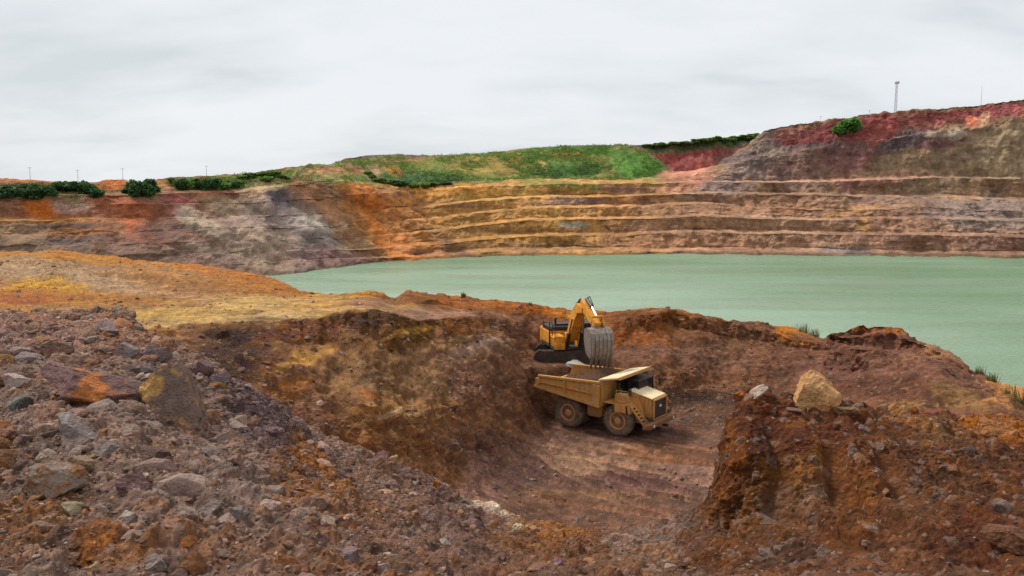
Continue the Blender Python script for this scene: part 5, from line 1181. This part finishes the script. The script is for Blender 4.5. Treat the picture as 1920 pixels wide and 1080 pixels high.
for px, w, h in ((1215, 20, 7), (1240, 22, 8), (1262, 24, 8), (1284, 22, 8), (1306, 22, 9), (1328, 24, 9), (1350, 22, 9), (1372, 22, 9), (1394, 24, 9), (1414, 22, 9)):
    plant(px, 0, w * 1.0, h * (.6 + .5 * random.random()), L_MID, 'green tree in the row on the far red ridge', G6, 'tree', 'tree', pos=ridge_pt(px) - Vector((0, 3, 1.4)), key=k); k += 1
# ground cover on the green slope and strips: too many to count
cg = []; g = rng
gi = np.where((fr > 14.1) & (fr < 17.05))[0]
spots = []
def cover(x, y, rx, ry, n, c):
    global spots
    m = gi[(((FPX[gi] - x) / rx) ** 2 + ((FPY[gi] - y) / ry) ** 2 < 1)]
    if len(m) == 0: return
    nz_ = fbm(Vf[m], 0.05, 3, 990); w = smooth(-.25, .25, nz_) + .05
    spots.append((g.choice(m, size=n, p=w / w.sum()), c))
for a in ((1100, 305, 160, 38, 2600, 0), (880, 312, 230, 28, 2000, 0), (1060, 300, 200, 34, 900, 2), (780, 335, 90, 12, 350, 1), (1060, 320, 70, 16, 350, 1), (560, 333, 130, 14, 260, 0), (90, 355, 120, 12, 260, 1), (400, 345, 90, 12, 260, 0), (1190, 312, 50, 20, 200, 2), (730, 310, 110, 14, 260, 0)): cover(*a)
VV = [[], [], []]
for idx, c in spots:
    n = len(idx) * 9; ctr = np.repeat(Vf[idx], 9, 0); sz = np.repeat(g.uniform(.4, 1.2, len(idx)), 9)
    ctr = ctr + g.normal(size=(n, 3)) * sz[:, None] * np.array([.6, .6, .3]) + np.array([0, 0, .25])
    u = g.normal(size=(n, 3)); u /= np.linalg.norm(u, axis=1)[:, None]; v = np.cross(u, g.normal(size=(n, 3))); v /= np.linalg.norm(v, axis=1)[:, None]
    s = .27 * sz[:, None]
    VV[c].append(np.stack([ctr - u * s - v * s * .6, ctr + u * s - v * s * .6, ctr + u * s + v * s * .6, ctr - u * s + v * s * .6], 1).reshape(-1, 3))
for c, (mt, nm) in enumerate(((L_MID, 'ground_cover'), (L_DARK, 'scrub'), (L_BRIGHT, 'grass'))):
    V = np.concatenate(VV[c]); prop(mesh_np(nm, V, np.arange(len(V)).reshape(-1, 4), mt, smooth_=False), kind='stuff')

# grass tufts on the outer berm
def tuft(px, py, wpx, hpx, label, cat='grass tuft'):
    hit = on_ground(px, py, 6)
    i = np.argmin(np.abs(GPX - px) + 800 * np.abs(ridv - 13)) if hit is None else None
    p = Vector(Pv[i]) if hit is None else hit[0]
    s = p.y / F; w, h = wpx * s, hpx * s; gg = np.random.default_rng(int(px))
    n = 46; VV = []
    for _ in range(n):
        b0 = np.array([gg.uniform(-.5, .5) * w, gg.uniform(-.25, .25) * w, -.05]); hh = h * gg.uniform(.45, 1.05)
        tip = b0 + np.array([gg.normal() * h * .18, gg.normal() * h * .18, hh]); m_ = (b0 + tip) / 2 + np.array([0, 0, hh * .05]); q = np.array([.028, .01, 0])
        VV += [b0 - q, b0 + q, m_ + q * .8, m_ - q * .8, m_ - q * .8, m_ + q * .8, tip + q * .2, tip - q * .2]
    o = mesh_np('grass_tuft', np.array(VV), np.arange(8 * n).reshape(-1, 4), L_GRASS, smooth_=False); o.location = p
    prop(o, label, cat)
tuft(868, 555, 8, 12, 'single dark tuft on the orange berm left of the excavator')
tuft(1503, 624, 22, 20, 'left clump of thin grass on the orange dip of the berm')
tuft(1526, 629, 22, 20, 'right clump of thin grass on the orange dip of the berm')
tuft(1252, 579, 8, 8, 'tiny tuft on the berm crest right of the excavator')
tuft(995, 571, 8, 7, 'tiny tuft on the berm crest just left of the excavator boom')
tuft(586, 549, 8, 7, 'tiny tuft at the water edge of the left plateau')
tuft(1838, 706, 18, 22, 'thin grass clump on the slope in front of the far right orange bank')
tuft(1866, 710, 20, 20, 'thin grass clump at the left tip of the far right orange bank')
tuft(1893, 708, 26, 30, 'tall grass clump on top of the far right orange bank')
tuft(1914, 708, 24, 34, 'tallest grass clump at the right edge of the picture')
print('scene built', len(bpy.data.objects))
